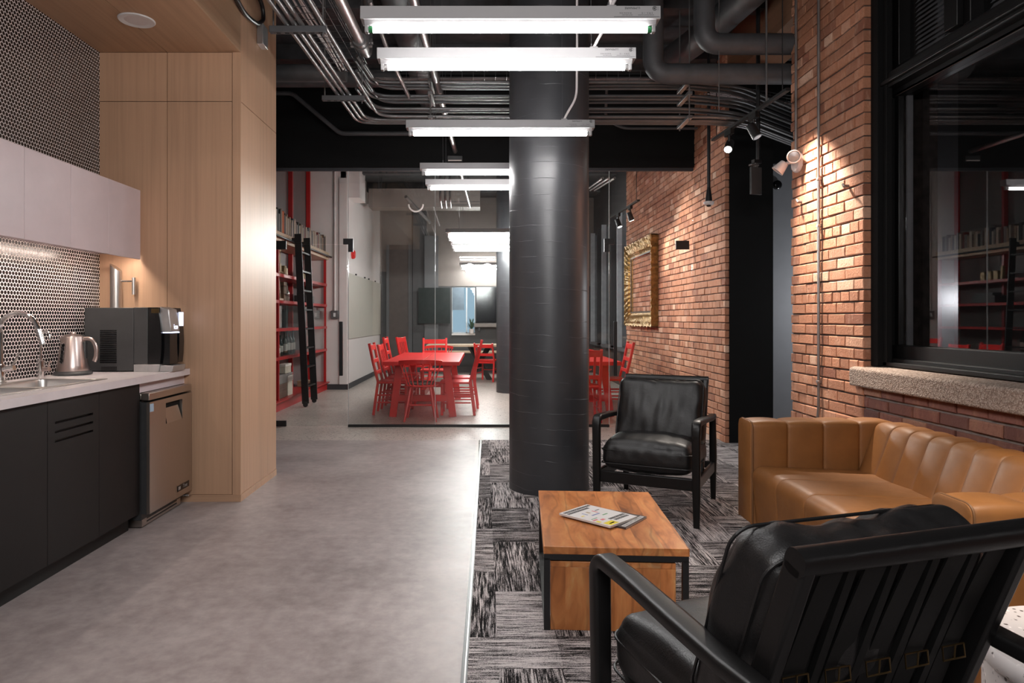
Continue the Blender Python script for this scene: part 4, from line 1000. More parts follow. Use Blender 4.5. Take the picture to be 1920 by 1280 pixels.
# ------------------------------------------------------------------ red shelving with library ladder
t = thing('red_bookcase', 'tall red painted shelving with a pale wood top shelf', 'bookcase', (XL, 11, 0))
RS = M['red_dark']
y0, y1 = -2.9, 1.59
for z, th in ((.0, .13), (.715, .045), (1.125, .045), (1.525, .045), (1.90, .05)):
    MB().box(-.37, 0, y0, y1, z, z+th).build('plinth' if z == 0 else 'shelf', RS, t, bevel=.003)
MB().box(-.37, .05, y0, y1, .13, .15).build('base_board', RS, t, bevel=.003)
tag(MB().box(-.37, .03, y0, y1, 2.385, 2.525).build('top_shelf', M['shelf_wood'], t, bevel=.004), 'pale wood top shelf')
ups = [-2.2, -.72, .4, 1.55]
for y in ups: MB().box(-.37, -.30, y-.025, y+.025, .15, CEIL).build('upright', RS, t)
for y in (-1.35, 1.56): MB().box(-.05, -.01, y-.02, y+.02, .15, 2.385).build('upright', RS, t)
MB().tube([(.075, y0, 2.44), (.075, y1+.25, 2.44)], .016, 10).build('ladder_rail', M['black_metal'], t)
for y in (-2.5, -1.2, .1, 1.4): MB().box(.02, .08, y-.01, y+.01, 2.425, 2.455).build('rail_bracket', M['black_metal'], t)
MB().box(-.03, -.024, -1.2, 1.5, .762, 1.5).build('glass_door', M['glass'], t, flat=True)
t = thing('library_ladder', 'black rolling library ladder leaning on the red shelving', 'ladder', (-2.62, 10.36, 0))
for y in (-.26, .26): MB().bar((.0, y, .05), (-.115, y, 2.56), .022, .10, up=(1,0,0)).build('stile', M['black_metal'], t)
for i in range(8):
    z = .30 + i*.285; x = -.115*(z-.05)/2.5; MB().box(x-.04, x+.04, -.25, .25, z-.012, z+.012).build('rung', M['black_wood'], t)
for y in (-.26, .26):
    MB().cyl((.0, y-.018, .035), (.0, y+.018, .035), .035, n=16).build('wheel', M['black_metal'], t)
    MB().box(-.20, -.07, y-.02, y+.02, 2.43, 2.50).build('rail_hook', M['black_metal'], t)

# books on the top shelf, every one a thing
random.seed(21)
cols = {'grey': (.22,.20,.19), 'cream': (.52,.46,.38), 'tan': (.33,.24,.16), 'black': (.02,.02,.02), 'brown': (.12,.07,.05), 'orange': (.62,.14,.03), 'dark blue': (.05,.07,.10), 'dark red': (.20,.04,.035)}
BM = {k: plain('book_' + k.replace(' ', '_'), v, .6, bump=0) for k, v in cols.items()}
ordn = 'first second third fourth fifth sixth seventh eighth ninth tenth eleventh twelfth thirteenth fourteenth fifteenth sixteenth seventeenth eighteenth nineteenth twentieth'.split()
ordn += ['twenty-' + o for o in ordn[:9]] + ['thirtieth'] + ['thirty-' + o for o in ordn[:9]] + ['fortieth'] + ['forty-' + o for o in ordn[:9]]
def book(lab, y, th, h, d, c, z, grp, lean=0, x=-2.87):
    t = thing('book', lab, 'book', (x, y, z), 0, grp); t.rotation_euler = (lean, 0, 0)
    MB().box(-d, 0, 0, .003, 0, h).box(-d, 0, th-.003, th, 0, h).box(-.004, 0, 0, th, 0, h).build('cover', BM[c], t, flat=True)
    MB().box(-d+.004, -.004, .003, th-.003, .004, h-.006).build('pages', M['paper'], t, flat=True)
def run(y, yend, seq, hb, grp, where):
    i = 0
    while y < yend:
        c = seq[i % len(seq)]; th = random.uniform(.034, .066); h = hb*random.uniform(.78, 1.12); d = random.uniform(.18, .24)
        book('%s book, %s from the left in %s' % (c, ordn[i], where), y, th, h, d, c, 2.526, grp)
        y += th + random.choice([.001, .002, .004, .012]); i += 1
run(9.30, 10.16, ['brown', 'tan', 'tan', 'cream', 'black', 'grey', 'black', 'tan', 'orange', 'orange', 'black', 'black', 'cream', 'tan', 'cream'], .33, 'books on the wood top shelf', 'the top row before the ladder')
run(10.24, 12.50, ['grey', 'cream', 'dark blue', 'tan', 'cream', 'brown', 'grey', 'black', 'cream', 'tan', 'brown', 'cream', 'tan', 'grey', 'dark red', 'brown', 'cream'], .27, 'books on the wood top shelf', 'the top row past the ladder')
for i, (lab, y, z, w, h) in enumerate((('grey upright album standing behind the books before the ladder', 9.62, 2.526, .42, .44), ('grey flat album standing behind the books past the ladder', 11.55, 2.526, .80, .36))):
    tag(MB().box(-3.15, -3.12, y, y+w, z, z+h).build('album', BM['grey'], None, bevel=.003), lab, 'book', 'books on the wood top shelf')
# objects on the red shelves
def bottle(lab, y, z, h, r, m, x=-2.99, cap=True, grp='bottles on the red shelf'):
    t = thing('bottle', lab, 'bottle', (x, y, z), 0, grp)
    MB().lathe([(0, 0), (r, 0), (r, h*.58), (r*.85, h*.66), (r*.36, h*.76), (r*.34, h*.96), (r*.4, h*.965), (r*.4, h), (0, h)], n=16).build('body', m, t)
    MB().lathe([(r*1.01, h*.18), (r*1.02, h*.185), (r*1.02, h*.48), (r*1.01, h*.485)], n=16).build('paper_label', M['paper'], t)
bl_ = [(9.55, .33, 'dark', 'first'), (9.70, .26, 'pale', 'second'), (9.83, .35, 'dark', 'third'), (9.95, .24, 'pale', 'fourth'), (10.08, .30, 'dark', 'fifth'), (10.30, .34, 'dark', 'sixth'), (10.44, .37, 'dark', 'seventh'), (10.60, .35, 'dark', 'eighth'), (10.74, .36, 'dark', 'ninth')]
for y, h, k, o in bl_: bottle('%s glass bottle, %s from the left on the lowest open red shelf' % (k, o), y, .761, h, .042, M['bottle_glass'] if k == 'dark' else M['bottle_clear'])
for i in range(4):
    t = thing('binder', 'white ring binder, %s from the left on the middle red shelf' % ordn[i], 'binder', (-2.95, 9.65+i*.10, 1.171), 0, 'white binders')
    MB().box(-.28, 0, 0, .085, 0, .32).build('cover', M['white_plastic'], t, bevel=.003); MB().box(0, .002, .02, .065, .05, .2).build('spine_label', M['paper'], t)
for i in range(3): tag(MB().box(-3.16, -2.95, 10.12+i*.07, 10.18+i*.07, 1.171, 1.171+.28).build('binder', M['black_metal'], None, bevel=.003), 'black binder, %s from the white ones on the middle red shelf' % ordn[i], 'binder', 'black binders')
# A-frame lantern and figures
t = thing('aframe_lantern', 'pale A shaped lantern frame on the second red shelf', 'lantern', (-2.97, 9.92, 1.571))
ln = MB()
for s in (-1, 1): ln.bar((0, s*.095, 0), (0, s*.055, .17), .02, .022); ln.bar((0, s*.055, .17), (0, s*.018, .31), .02, .02)
ln.bar((0, -.06, .17), (0, .06, .17), .02, .018).box(-.05, .05, -.10, .10, 0, .03).tube(arc((0, 0, .30), .022, 0, PI, (0, 1, 0), (0, 0, 1)), .008, 8)
ln.build('frame', plain('cream_metal', (.62,.50,.36), .4), t)
bottle('slim dark bottle beside the A shaped lantern', 9.66, 1.571, .32, .05, M['bottle_glass'], grp='bottles by the lantern')
bottle('pale square bottle right of the A shaped lantern', 10.42, 1.571, .24, .04, M['bottle_clear'], grp='bottles by the lantern')
def figure(name, lab, cat, y, z, segs, m, x=-3.0):
    t = thing(name, lab, cat, (x, y, z), 0); q = MB()
    for a in segs: q.box(*a)
    return q.build('body', m, t, bevel=.006)
gd = plain('dull_gold', (.30,.21,.10), .4, .4)
figure('figurine', 'gold upright figurine on a dark foot, top red shelf', 'figurine', 10.02, 1.951, [(-.05,.05,-.11,.11,0,.05), (-.03,.03,-.02,.06,.05,.17), (-.02,.02,.0,.05,.17,.35), (-.025,.025,-.005,.06,.33,.38)], gd)
figure('telephone', 'dark old desk telephone beside the gold figurine', 'telephone', 9.74, 1.951, [(-.06,.06,-.10,.10,0,.06), (-.03,.03,-.03,.03,.06,.14), (-.03,.03,-.09,.09,.14,.18)], M['black_metal'])
figure('camera_body', 'small boxy brass camera on the top red shelf before the ladder', 'camera', 10.25, 1.951, [(-.05,.05,-.09,.09,0,.12), (-.04,.04,-.05,.05,.12,.15)], gd)
figure('projector', 'brass and brown antique projector on the second red shelf', 'projector', 10.17, 1.571, [(-.08,.08,-.12,.12,0,.10), (-.05,.05,-.04,.10,.10,.24), (-.07,.07,-.10,.06,.22,.28)], plain('antique_brown', (.16,.10,.06), .4, .3))
figure('letter_block', 'small gold block letters on the top red shelf past the ladder', 'ornament', 11.45, 1.951, [(-.03,.03,-.20,-.10,0,.15), (-.03,.03,-.05,.05,0,.15), (-.03,.03,.10,.20,0,.15), (-.025,.025,-.30,-.25,0,.22)], gd)
figure('radio', 'dark boxy radio on the second red shelf past the ladder', 'radio', 11.50, 1.571, [(-.1,.1,-.28,.25,0,.12), (-.08,.08,-.20,.2,.12,.17)], M['charcoal'])
for lab, y, z, w, h, c in (('long grey lidded box, upper of the stack on the red base board', 9.94, .36, .48, .13, 'grey'), ('brown patterned box, under the grey lidded box', 9.94, .151, .42, .207, 'brown'), ('white carton right of the brown patterned box', 10.33, .151, .26, .30, 'cream'), ('pale box tilted on top of the white carton', 10.22, .495, .30, .14, 'cream'), ('small grey box lying on the white carton', 10.33, .455, .24, .038, 'grey'), ('small orange carton past the ladder on the red base board', 11.70, .151, .22, .10, 'tan')):
    t = thing('storage_box', lab, 'box', (-3.03, y, z), 0, 'boxes on the red base board')
    MB().box(-.12, .12, -w/2, w/2, 0, h*.72).build('body', BM[c], t, bevel=.004); MB().box(-.125, .125, -w/2-.004, w/2+.004, h*.72, h).build('lid', M['paper'] if c == 'cream' else BM[c], t, bevel=.004)

# ------------------------------------------------------------------ gilded empty frame on the brick
t = thing('picture_frame', 'ornate empty gilded picture frame hung on the brick wall', 'picture frame', (XS, 10.8, 0))
Y0, Y1, Z0, Z1 = 9.87-10.8, 11.73-10.8, 1.20, 2.52
prof = [(0, 0), (.105, 0), (.10, .02), (.075, .035), (.085, .06), (.06, .10), (.065, .14), (.035, .165), (.03, .20), (.0, .21)]
def frame_bar(a, b_, inn):
    a, b_, inn = Vector(a), Vector(b_), Vector(inn).normalized(); d = (b_-a).normalized(); n = 64; vs = []
    for i in range(n+1):
        s = i/n
        for h, w_ in prof:
            aa = a + d*w_; bb = b_ - d*w_; p = aa + (bb-aa)*s + inn*w_
            orn = (.5+.5*math.sin(i*1.35))*(.018 if .02 < w_ < .15 else .006) * (1 if h > .02 else 0)
            p = p + Vector((-h - orn - .008*noise.noise(p*30), 0, 0)) - inn*(.02*(.5+.5*math.sin(i*.9)) if w_ < .025 else 0)
            vs.append(p)
    m = len(prof); return [(v) for v in vs], [(i*m+j, i*m+j+1, (i+1)*m+j+1, (i+1)*m+j) for i in range(n) for j in range(m-1)]
c4 = [(0, Y0, Z0), (0, Y1, Z0), (0, Y1, Z1), (0, Y0, Z1)]; ins = [(0,0,1), (0,-1,0), (0,0,-1), (0,1,0)]
for i in range(4):
    v, f = frame_bar(c4[i], c4[(i+1) % 4], ins[i]); MB().add(v, f).build('moulding', M['gold'], t, ang=50)
MB().box(-.07, 0, Y0-.0, Y0+.012, Z0, Z1).build('side_edge', plain('gilt_side', (.16,.10,.045), .5), t)
sl = MB().box(-.045, -.03, Y0+.205, Y0+.225, Z0+.2, Z1-.2).box(-.045, -.03, Y1-.225, Y1-.205, Z0+.2, Z1-.2).box(-.045, -.03, Y0+.2, Y1-.2, Z0+.2, Z0+.22).box(-.045, -.03, Y0+.2, Y1-.2, Z1-.22, Z1-.2)
sl.build('slip', plain('dark_slip', (.07,.05,.03), .5), t)
# ------------------------------------------------------------------ fluorescent battens
def batten(label, y, x, zt, rz=0.0, lettered=False, grp='fluorescent battens', ztop=CEIL, cable=True, src=None):
    t = thing('fluorescent_batten', label, 'ceiling light', (x, y, zt), rz, grp)
    hl = .61; W = M['batten']
    MB().box(-hl, hl, -.038, .038, -.052, 0).build('housing', W, t, bevel=.002)
    MB().prism([(-.03, -.052), (.03, -.052), (.016, -.068), (-.016, -.068)], 'x', -hl+.015, hl-.015).build('reflector', W, t)
    for s in (-1, 1):
        MB().box(s*(hl-.022)-.008, s*(hl-.022)+.008, -.014, .014, -.096, -.05).build('lamp_holder', W, t, bevel=.004)
        MB().cyl((s*(hl-.03), 0, -.082), (s*(hl-.047), 0, -.082), .0132, n=14).build('lamp_cap', M['green'] if lettered == 1 else M['silver'], t)
    MB().cyl((-hl+.047, 0, -.082), (hl-.047, 0, -.082), .0127, n=16, caps=False).build('lamp_tube', M['tube_far'] if y > 8 else M['tube'], t)
    wr = MB()
    for s in (-.42, .405): wr.cyl((s, 0, 0), (s-.012, 0, ztop-zt), .0012, n=5).cyl((s, 0, .0), (s, 0, .03), .004, n=6)
    wr.build('suspension_wire', M['tray'], t)
    if cable:
        MB().cyl((.44, 0, 0), (.44, 0, .012), .022, n=12).build('cable_hub', M['white_plastic'], t) if False else MB().box(.415-.02, .415+.02, -.018, .018, 0, .014).build('cable_hub', W, t, bevel=.004)
        MB().tube(bend([(.415, 0, .01), (.44, 0, .06), (.50, .02, .16), (.505, .03, .45), (.50, .02, ztop-zt)], .12), .0075, 8).build('supply_cable', M['cord'], t)
    if lettered:
        y_ = -.0385; r = (PI/2, PI, 0)
        def tx(s, size, px, pz, sp=1.0): text('maker_lettering', s, size, M['ink'], t, (px, y_, pz), r, .0002, spacing=sp)
        tx('LUMINAIRE', .0125, .495, -.010); tx('2 M 5 - 1 5', .009, .555, -.030, 1.1); tx('W A R N I N G', .0075, .467, -.030)
        tx('120-277V 60Hz 0.30A', .0048, .475, -.038); tx('SUITABLE FOR DAMP LOCATIONS', .0042, .550, -.038)
        lg = MB(); c = Vector((.585, y_, -.0115)); ring = arc(c, .0075, .3, 2*PI-.3, (1,0,0), (0,0,1), 18)
        lg.tube(ring, .0013, 5).box(c.x-.0055, c.x+.004, y_-.0008, y_, c.z-.0012, c.z+.0012).box(c.x-.001, c.x+.0012, y_-.0008, y_, c.z-.005, c.z+.004)
        lg.build('approval_mark', M['ink'], t)
        lb = MB().box(.42, .605, y_-.0002, y_, -.046, -.0445).box(.598, .5990, y_-.0002, y_, -.02, -.004); lb.build('printed_line', M['ink'], t, flat=True)
    return t
batten('nearest fluorescent batten, with green lamp ends, at the top of the picture', 2.807, .1125, 2.571, lettered=1)
batten('fluorescent batten second from the front, hung just behind the nearest one', 3.249, .112, 2.578, lettered=2)
batten('fluorescent batten hung just before the round column', 4.444, .114, 2.587, lettered=2)
batten('fluorescent batten hung behind the round column, nearer of the two', 5.67, .091, 2.590, cable=False)
batten('fluorescent batten hung right before the glass partition', 6.327, .0815, 2.590, cable=False)
for lab, y in (('meeting room batten first beyond the glass', 9.55), ('meeting room batten second beyond the glass', 10.2), ('meeting room batten third beyond the glass', 11.2), ('meeting room batten before the far round column', 11.72), ('meeting room batten behind the far round column', 15.2), ('meeting room batten farthest from the glass, at the far wall', 16.1)):
    batten(lab, y, .09, 2.56, cable=False, grp='meeting room battens')

# ------------------------------------------------------------------ ceiling services
SK = .026                                          # the services run slightly askew to the walls
def conduit(label, pts, r=.0135, m=None, rad=.12, name='conduit', cat='conduit', grp='ceiling conduits'):
    return pipe(name, label, cat, [Vector(p) for p in pts], r, m or M['galv'], grp, rad, 12)
sx4 = [-1.165, -1.118, -1.075, -.945]
ZC = 3.052
lay = [(6.10, 3.06), (6.05, 3.10), (6.00, 3.06), (5.90, 3.06)]
cl = ['leftmost bright conduit above the kitchen aisle', 'second bright conduit above the kitchen aisle', 'third bright conduit above the kitchen aisle', 'bright conduit at the right end of the strut bars']
for i in range(4):
    Y2 = lay[i][0]; conduit(cl[i], [(sx4[i]-SK*1.9, 2.2, ZC), (sx4[i]+SK*(Y2-4.06), Y2, ZC), (2.05, Y2+.02, ZC)] + ([(2.35, Y2+.10, ZC), (3.6, Y2+1.2, ZC)]), rad=.17)
for lab, y, x0_, x1_ in (('slotted strut bar carrying the conduits beside the oak wall', 4.06, -1.265, -.93), ('slotted strut bar carrying the conduits before they turn', 5.32, -1.25, -.92)):
    t = thing('strut_bar', lab, 'bracket', ((x0_+x1_)/2, y, 3.0), 0, 'strut bars under the conduits'); h = (x1_-x0_)/2
    MB().box(-h, h, -.02, .02, 0, .038).build('channel', M['duct'], t, bevel=.003)
    sl = MB()
    for i in range(6): sl.box(-h+.04+i*.05, -h+.065+i*.05, -.006, .006, -.001, .001)
    sl.build('slots', M['matte_black'], t, flat=True)
    MB().cyl((-h+.02, 0, 0), (-h+.02, 0, 1.25), .005, n=8).cyl((h-.02, 0, -.02), (h-.02, 0, 1.25), .005, n=8).build('threaded_rod', M['galv'], t)
# stacked bundle of conduits running across, in front of the black beam
n_ = ['lowest', 'second', 'third', 'fourth', 'fifth', 'sixth', 'seventh', 'eighth']
for i, (z, y) in enumerate(((3.16, 6.12), (3.16, 6.04), (3.25, 6.14), (3.25, 6.05), (3.25, 5.97), (3.37, 6.13), (3.37, 6.05), (3.37, 5.97))):
    xl = -.98 + .03*(i % 3)
    conduit('%s crosswise conduit of the bundle passing behind the round column' % n_[i], [(xl-.05, y-.55, z+.02), (xl, y, z), (1.85, y, z), (2.30, y+.12, z), (3.6, y+1.2, z)], rad=.16, m=M['galv'] if i % 2 else M['tray'])
for lab, x in (('trapeze bracket under the crosswise conduits left of the column', -.45), ('trapeze bracket under the crosswise conduits by the brick wall', 1.78)):
    t = thing('trapeze_bracket', lab, 'bracket', (x, 6.05, 3.0), 0, 'trapeze brackets')
    for z in (0.02, .225, .335): MB().box(-.02, .02, -.20, .14, z, z+.03).build('cross_bar', M['galv'], t, bevel=.003)
    MB().cyl((0, -.17, 0), (0, -.17, 1.25), .006, n=8).cyl((0, .12, 0), (0, .12, 1.25), .006, n=8).build('threaded_rod', M['galv'], t)
# basket trays
def basket(label, p0, p1, w, h, zrot=None, cables=True):
    p0, p1 = Vector(p0), Vector(p1); L_ = (p1-p0).length; d = (p1-p0).normalized(); s = Vector((-d.y, d.x, 0))
    t = thing('cable_tray', label, 'cable tray', p0, 0, 'wire cable trays'); q = MB()
    for i in range(7):
        o = -w/2 + w*i/6; q.cyl(s*o, s*o + d*L_, .0025, n=5)
    for o in (-w/2, w/2):
        for z in (h/2, h): q.cyl(s*o + Vector((0, 0, z)), s*o + d*L_ + Vector((0, 0, z)), .0025, n=5)
    k = int(L_/.10)
    for i in range(k+1):
        a = d*(L_*i/k); q.tube([a - s*w/2 + Vector((0, 0, h)), a - s*w/2, a + s*w/2, a + s*w/2 + Vector((0, 0, h))], .0025, 5)
    q.build('wire_basket', M['tray'], t)
    if cables:
        cb_ = MB(); random.seed(int(L_*100))
        for i in range(7):
            o = -w*.12 + w*.05*i; ph = random.uniform(0, 6)
            cb_.tube([s*(o + .012*math.sin(ph+j*.9)) + d*(L_*j/14) + Vector((0, 0, .012+.006*(i % 3))) for j in range(15)], .007, 6)
        cb_.build('data_cables', M['pink_cable'], t)
basket('wire cable tray running lengthwise over the strut bars', (-1.24, 3.0, 3.42), (-1.16, 5.85, 3.42), .34, .06)
basket('wire cable tray running crosswise above the conduits', (-1.1, 6.32, 3.50), (2.35, 6.32, 3.50), .22, .06)
basket('wire cable tray turning into the dark alcove', (2.15, 6.42, 3.42), (3.5, 6.98, 3.42), .20, .06)
# pipes
t = thing('sprinkler_main', 'thick grey pipe with bolted coupling above the kitchen aisle', 'pipe', (-.91, 0, 3.3))
MB().cyl((-.02, 2.0, 0), (.03, 4.92, 0), .036, n=20).build('pipe', M['galv_lite'], t)
e = Vector((.031, 4.98, 0))
MB().cyl((.029, 4.88, 0), (.031, 5.02, 0), .052, n=20).cyl((.03, 4.93, 0), (.0305, 4.97, 0), .058, n=20).build('coupling', M['galv'], t)
MB().cyl((-.05, 4.95, .0), (.115, 4.95, .0), .012, n=8).cyl((-.035, 4.94, -.03), (-.035, 4.96, .03), .012, n=8).cyl((.1, 4.94, -.03), (.1, 4.96, .03), .012, n=8).build('coupling_bolt', M['galv_lite'], t)
MB().tube(bend([(.031, 5.0, 0), (.034, 5.2, 0), (.034, 5.22, .35), (.034, 5.22, .95)], .09), .036, 16).build('riser', M['galv'], t)
conduit('slender pipe slanting down beside the bolted coupling', [(-.76, 4.6, 3.44), (-.70, 5.2, 3.28), (-.63, 5.84, 3.20)], .016, M['galv_lite'], name='pipe', cat='pipe', grp='ceiling pipes')
conduit('long grey sprinkler pipe running through the beam into the meeting room', [(-.46, 3.2, 3.31), (-.46+SK*9, 12.2, 3.31)], .028, M['galv_lite'], rad=0, name='pipe', cat='pipe', grp='ceiling pipes')
conduit('grey pipe stepping down in front of the black beam at the left', [(-2.6, 7.95, 3.93), (-2.22, 7.95, 3.93), (-1.66, 7.95, 3.46), (.9, 7.95, 3.46)], .026, M['duct'], rad=.06, name='pipe', cat='pipe', grp='ceiling pipes')
conduit('dark conduit dipping along the beam right of the column', [(1.35, 7.4, 3.9), (1.42, 7.9, 3.62), (1.62, 7.95, 3.52), (2.5, 7.95, 3.52)], .016, M['duct'], rad=.1, name='pipe', cat='pipe', grp='ceiling pipes')
def big(label, pts, r, rad, m=None, name='duct'):
    return pipe(name, label, 'duct', [Vector(p) for p in pts], r, m or M['duct'], 'dark ceiling ducts', rad, 24)
big('dark insulated pipe elbowing upwards, upper one at the right', [(1.83, 5.64, 4.25), (1.83, 5.64, 3.57), (2.7, 5.64, 3.57)], .085, .14)
big('dark insulated pipe elbowing upwards, lower one at the right', [(1.44, 5.77, 4.25), (1.44, 5.77, 3.37), (2.7, 5.77, 3.37)], .085, .14)
big('dark insulated pipe crossing behind the nearest battens', [(-.1, 5.0, 3.86), (1.72, 5.0, 3.86), (1.72, 5.0, 4.25)], .06, .12)
big('fat dark flexible duct at the top right by the timber lintel', [(2.36, 4.4, 4.0), (2.24, 5.2, 3.97), (2.08, 6.4, 3.96), (1.9, 7.1, 3.96)], .13, .5)
big('dark round duct running lengthwise over the column row', [(-.70, 3.6, 3.82), (-.58, 7.9, 3.82)], .15, 0)
big('large dark pipe crossing beside the oak wall', [(-2.6, 6.0, 3.46), (-1.2, 6.0, 3.46)], .075, 0)
big('dark pipe crossing low beside the oak wall, before the beam', [(-2.6, 7.3, 3.88), (-.9, 7.3, 3.88)], .10, 0)
for i, (y, h) in enumerate(((3.6, .16), (4.9, .16), (6.2, .16), (7.4, .16), (9.6, .2), (11.2, .2), (13.0, .2), (14.8, .2))):
    struct(MB().box(-1.6 if y < 5.7 else -3.3, 2.54, y-.07, y+.07, CEIL-h, CEIL).build('beam_joist', M['ceil'], flat=True))
t = thing('air_duct', 'long beige rectangular air duct in the meeting room', 'duct', (-1.2, 14.0, 3.65))
MB().box(-1.1, 1.15, -.25, .25, -.09, .28).build('casing', M['wall_beige'], t, bevel=.004)
hq = MB()
for x in (-.9, 0, .9): hq.cyl((x, -.2, .27), (x, -.2, .6), .006, n=6).cyl((x, .2, .27), (x, .2, .6), .006, n=6)
hq.build('hanger_rod', M['tray'], t)
MB().box(.35, 1.14, -.255, -.25, -.055, -.045).box(.35, 1.14, -.255, -.25, .01, .02).build('grille_line', M['base_dark'], t, flat=True)
t = thing('service_box', 'white plastered box section at the top of the white side wall', 'bulkhead', (-2.5, 12.95, 3.55))
MB().prism([(0, 0), (.22, 0), (.22, .55), (0, .7)], 'y', -.3, .3).build('casing', M['wall_white'], t, flat=True)
conduit('grey pipe slanting below the beige air duct', [(-1.35, 12.0, 3.45), (-1.0, 12.9, 3.12)], .03, M['galv'], rad=0, name='pipe', cat='pipe', grp='meeting room pipes')
tag(MB().tube(arc((-1.2, 12.25, 3.36), .13, PI, 2*PI, (1,0,0), (0,0,1), 14), .016, 8).build('cable_loop', M['wall_white']), 'loop of white cable hanging under the beige air duct', 'cable')
for i, x in enumerate((-.62, -.55, -.48)): conduit('%s of three short grey pipe drops beyond the glass' % ('left', 'middle', 'right')[i], [(x, 10.0, 4.1), (x, 10.0, 3.05), (x, 10.3, 2.98)], .016, M['galv'], rad=.06, name='pipe', cat='pipe', grp='meeting room pipes')
for i, x in enumerate((1.62, 1.70, 1.78)): conduit('%s of three grey conduits beyond the right glass door' % ('left', 'middle', 'right')[i], [(x, 9.2, 3.2), (x+.35, 13.0, 3.75)], .018, M['galv_lite'], rad=0, grp='meeting room pipes')
t = thing('door_closer_box', 'small dark box with a light strip on the black beam', 'control box', at(853, 297, 8.16))
MB().box(-.09, .09, -.02, .02, -.035, .03).build('box', M['charcoal'], t, bevel=.004); MB().box(-.08, .08, -.022, -.02, -.034, -.022).build('strip', M['paper'], t, flat=True)
# loop of black cable on the oak fascia
t = thing('cable_loop', 'black cable loop hanging on the oak panel at the top', 'cable', (XW, 4.95, 3.5))
MB().tube(bend([(.02, -.62, .75), (.03, -.50, .22), (.03, -.36, .03), (.03, -.08, -.03), (.03, .20, .02), (.03, .34, .12), (.03, .30, .22), (.03, .18, .24)], .1), .016, 10).build('cable', M['black_metal'], t)
MB().box(0, .05, .26, .38, -.10, .06).build('connector', M['silver'], t, bevel=.004)

# ------------------------------------------------------------------ track lighting, hanging things near the brick
def track(label, p0, p1, heads, grp):
    p0, p1 = Vector(p0), Vector(p1); t = thing('track_light', label, 'track light', p0, 0, grp); d = p1-p0; u = d.normalized()
    MB().bar((0,0,0), d, .036, .022).build('track', M['black_metal'], t)
    MB().cyl(d*.06, d*.06+Vector((0,0,CEIL-p0.z)), .004, n=6).cyl(d*.94, d*.94+Vector((0,0,CEIL-p0.z)), .004, n=6).build('suspension_rod', M['black_metal'], t)
    for s, aim, lit in heads:
        b_ = d*s; a = Vector(aim).normalized(); hd = MB().bar(b_-u*.07+Vector((0,0,-.03)), b_+u*.07+Vector((0,0,-.03)), .034, .05).build('adaptor', M['black_wood'], t)
        c = b_ + Vector((0, 0, -.15))
        sh = MB().cyl(b_+Vector((0,0,-.05)), c, .012, n=8).cyl(c - a*.06, c + a*.065, .036, .040, 20).build('lamp_head', M['black_metal'], t)
        MB().cyl(c + a*.0655, c + a*.067, .031, n=20).build('lens', M['lens'] if lit else M['silver'], sh)
    return t
track('black track with two spot heads beside the brick pier', (2.19, 6.49, 3.0), (2.26, 5.05, 3.0), ((.26, (-.45, -.75, -.75), True), (.60, (.35, -.30, -.85), False)), 'track lights')
track('short black track with two spot heads beyond the glass by the brick', (2.02, 10.9, 2.9), (2.10, 9.2, 2.9), ((.35, (.3, -.2, -.9), True), (.75, (.35, .1, -.9), True)), 'track lights')
t = thing('dome_camera', 'white dome camera hanging on a long black rod by the brick', 'camera', (2.285, 6.9, 2.49))
MB().cyl((0, 0, .12), (0, 0, CEIL-2.49), .016, n=12).lathe([(.034, 0), (.032, .03), (.016, .14)], n=20).build('rod', M['black_metal'], t)
MB().lathe([(.036, .0), (.052, -.006), (.05, -.028), (.036, -.04), (0, -.041)], n=28).build('housing', M['white_plastic'], t)
MB().lathe([(.024, -.038), (.018, -.054), (0, -.058)], n=20).build('lens_dome', M['gloss_black'], t)
q = at(1417, 337, 6.0)
t = thing('hanging_panel', 'black square panel hanging from a rod before the alcove', 'hanging panel', (q.x, 6.0, q.z), R(18))
MB().box(-.055, .055, -.012, .012, -.13, .11).build('panel', M['charcoal'], t, bevel=.002)
MB().box(-.06, .02, -.02, .02, .12, .135).box(-.015, .015, -.015, .015, .11, .17).build('bracket', M['galv'], t, bevel=.003)
MB().cyl((.025, 0, .15), (.025, 0, CEIL-q.z), .018, n=10).box(-.03, .05, -.02, .02, .145, .175).build('rod', M['black_metal'], t)
for lab, px, Y in (('thin steel suspension wire hanging beside the brick wall', 1348, 5.6), ('thin dark rod hanging in front of the timber lintel', 1437, 5.5)):
    q = at(px, 200, Y); tag(MB().cyl((q.x, Y, 3.0 if px < 1400 else 3.02), (q.x, Y, CEIL), .004 if px < 1400 else .008, n=6).build('hanger_wire', M['galv']), lab, 'wire')
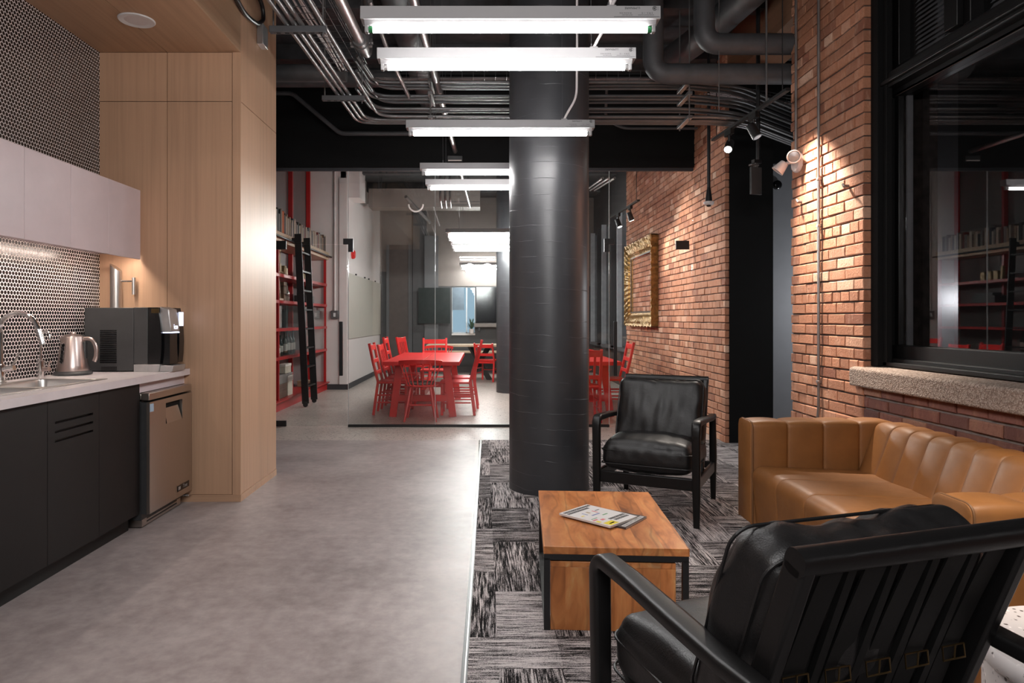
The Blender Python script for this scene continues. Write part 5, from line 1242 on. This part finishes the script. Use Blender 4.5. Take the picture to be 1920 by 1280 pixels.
# ------------------------------------------------------------------ light
wd = bpy.data.worlds.new('world'); bpy.context.scene.world = wd; wd.use_nodes = True
wd.node_tree.nodes['Background'].inputs[0].default_value = (.5, .52, .6, 1); wd.node_tree.nodes['Background'].inputs[1].default_value = .02
def area(name, loc, rot, sx, sy, power, col=(1,1,1)):
    l = bpy.data.lights.new(name, 'AREA'); l.shape = 'RECTANGLE'; l.size = sx; l.size_y = sy; l.energy = power; l.color = col
    o = bpy.data.objects.new(name, l); C.objects.link(o); o.location = loc; o.rotation_euler = rot; return o
def spot(name, loc, target, power, ang, blend=.6, col=(1,.9,.8), rad=.03):
    l = bpy.data.lights.new(name, 'SPOT'); l.energy = power; l.spot_size = math.radians(ang); l.spot_blend = blend; l.color = col; l.shadow_soft_size = rad
    o = bpy.data.objects.new(name, l); C.objects.link(o); o.location = loc; o.rotation_euler = (Vector(target)-Vector(loc)).to_track_quat('-Z', 'Y').to_euler(); return o
# fill lights added behind the camera, no fixtures hang there
def point(name, loc, power, col=(1, .975, .965), rad=.12):
    l = bpy.data.lights.new(name, 'POINT'); l.energy = power; l.color = col; l.shadow_soft_size = rad
    o = bpy.data.objects.new(name, l); C.objects.link(o); o.location = loc; return o
for y in (.35, -.2, -1.0, -1.6):
    for x in (-.3, .11, .52): point('rear_fill', (x, y, 2.5), 17)
spot('track_spot', (2.22, 5.38, 2.95), (2.545, 5.06, 1.95), 520, 62, .95, (1, .86, .72), .05)
spot('track_spot', (2.215, 6.12, 2.82), (.66, 3.1, .35), 760, 36, .9, (1, .9, .8))
spot('track_spot', (2.05, 10.3, 2.72), (2.5, 10.0, 1.7), 190, 80, .8, (1, .88, .76))
spot('track_spot', (2.09, 9.6, 2.72), (2.54, 9.0, 1.7), 230, 85, .8, (1, .88, .76))
spot('track_spot', (1.0, 8.9, 3.3), (2.54, 8.3, 1.9), 240, 60, .8, (1, .9, .82))
spot('track_spot', (1.80, 1.7, 3.4), (2.05, 2.45, .5), 330, 40, .8, (1, .88, .74))
point('alcove_fill', (4.3, 7.0, 1.5), 42, (.95, .97, 1), .1)  # unseen fill light added to brighten the grey alcove wall
sc = bpy.context.scene
sc.view_settings.view_transform = 'Standard'; sc.view_settings.look = 'None'; sc.view_settings.gamma = 1.0; sc.view_settings.use_curve_mapping = False; sc.view_settings.exposure = 0.25
sc.cycles.max_bounces = 8; sc.cycles.diffuse_bounces = 4; sc.cycles.glossy_bounces = 4; sc.cycles.transparent_max_bounces = 16; sc.cycles.sample_clamp_indirect = 6.0
sc.cycles.use_denoising = True; sc.cycles.caustics_reflective = False; sc.cycles.caustics_refractive = False
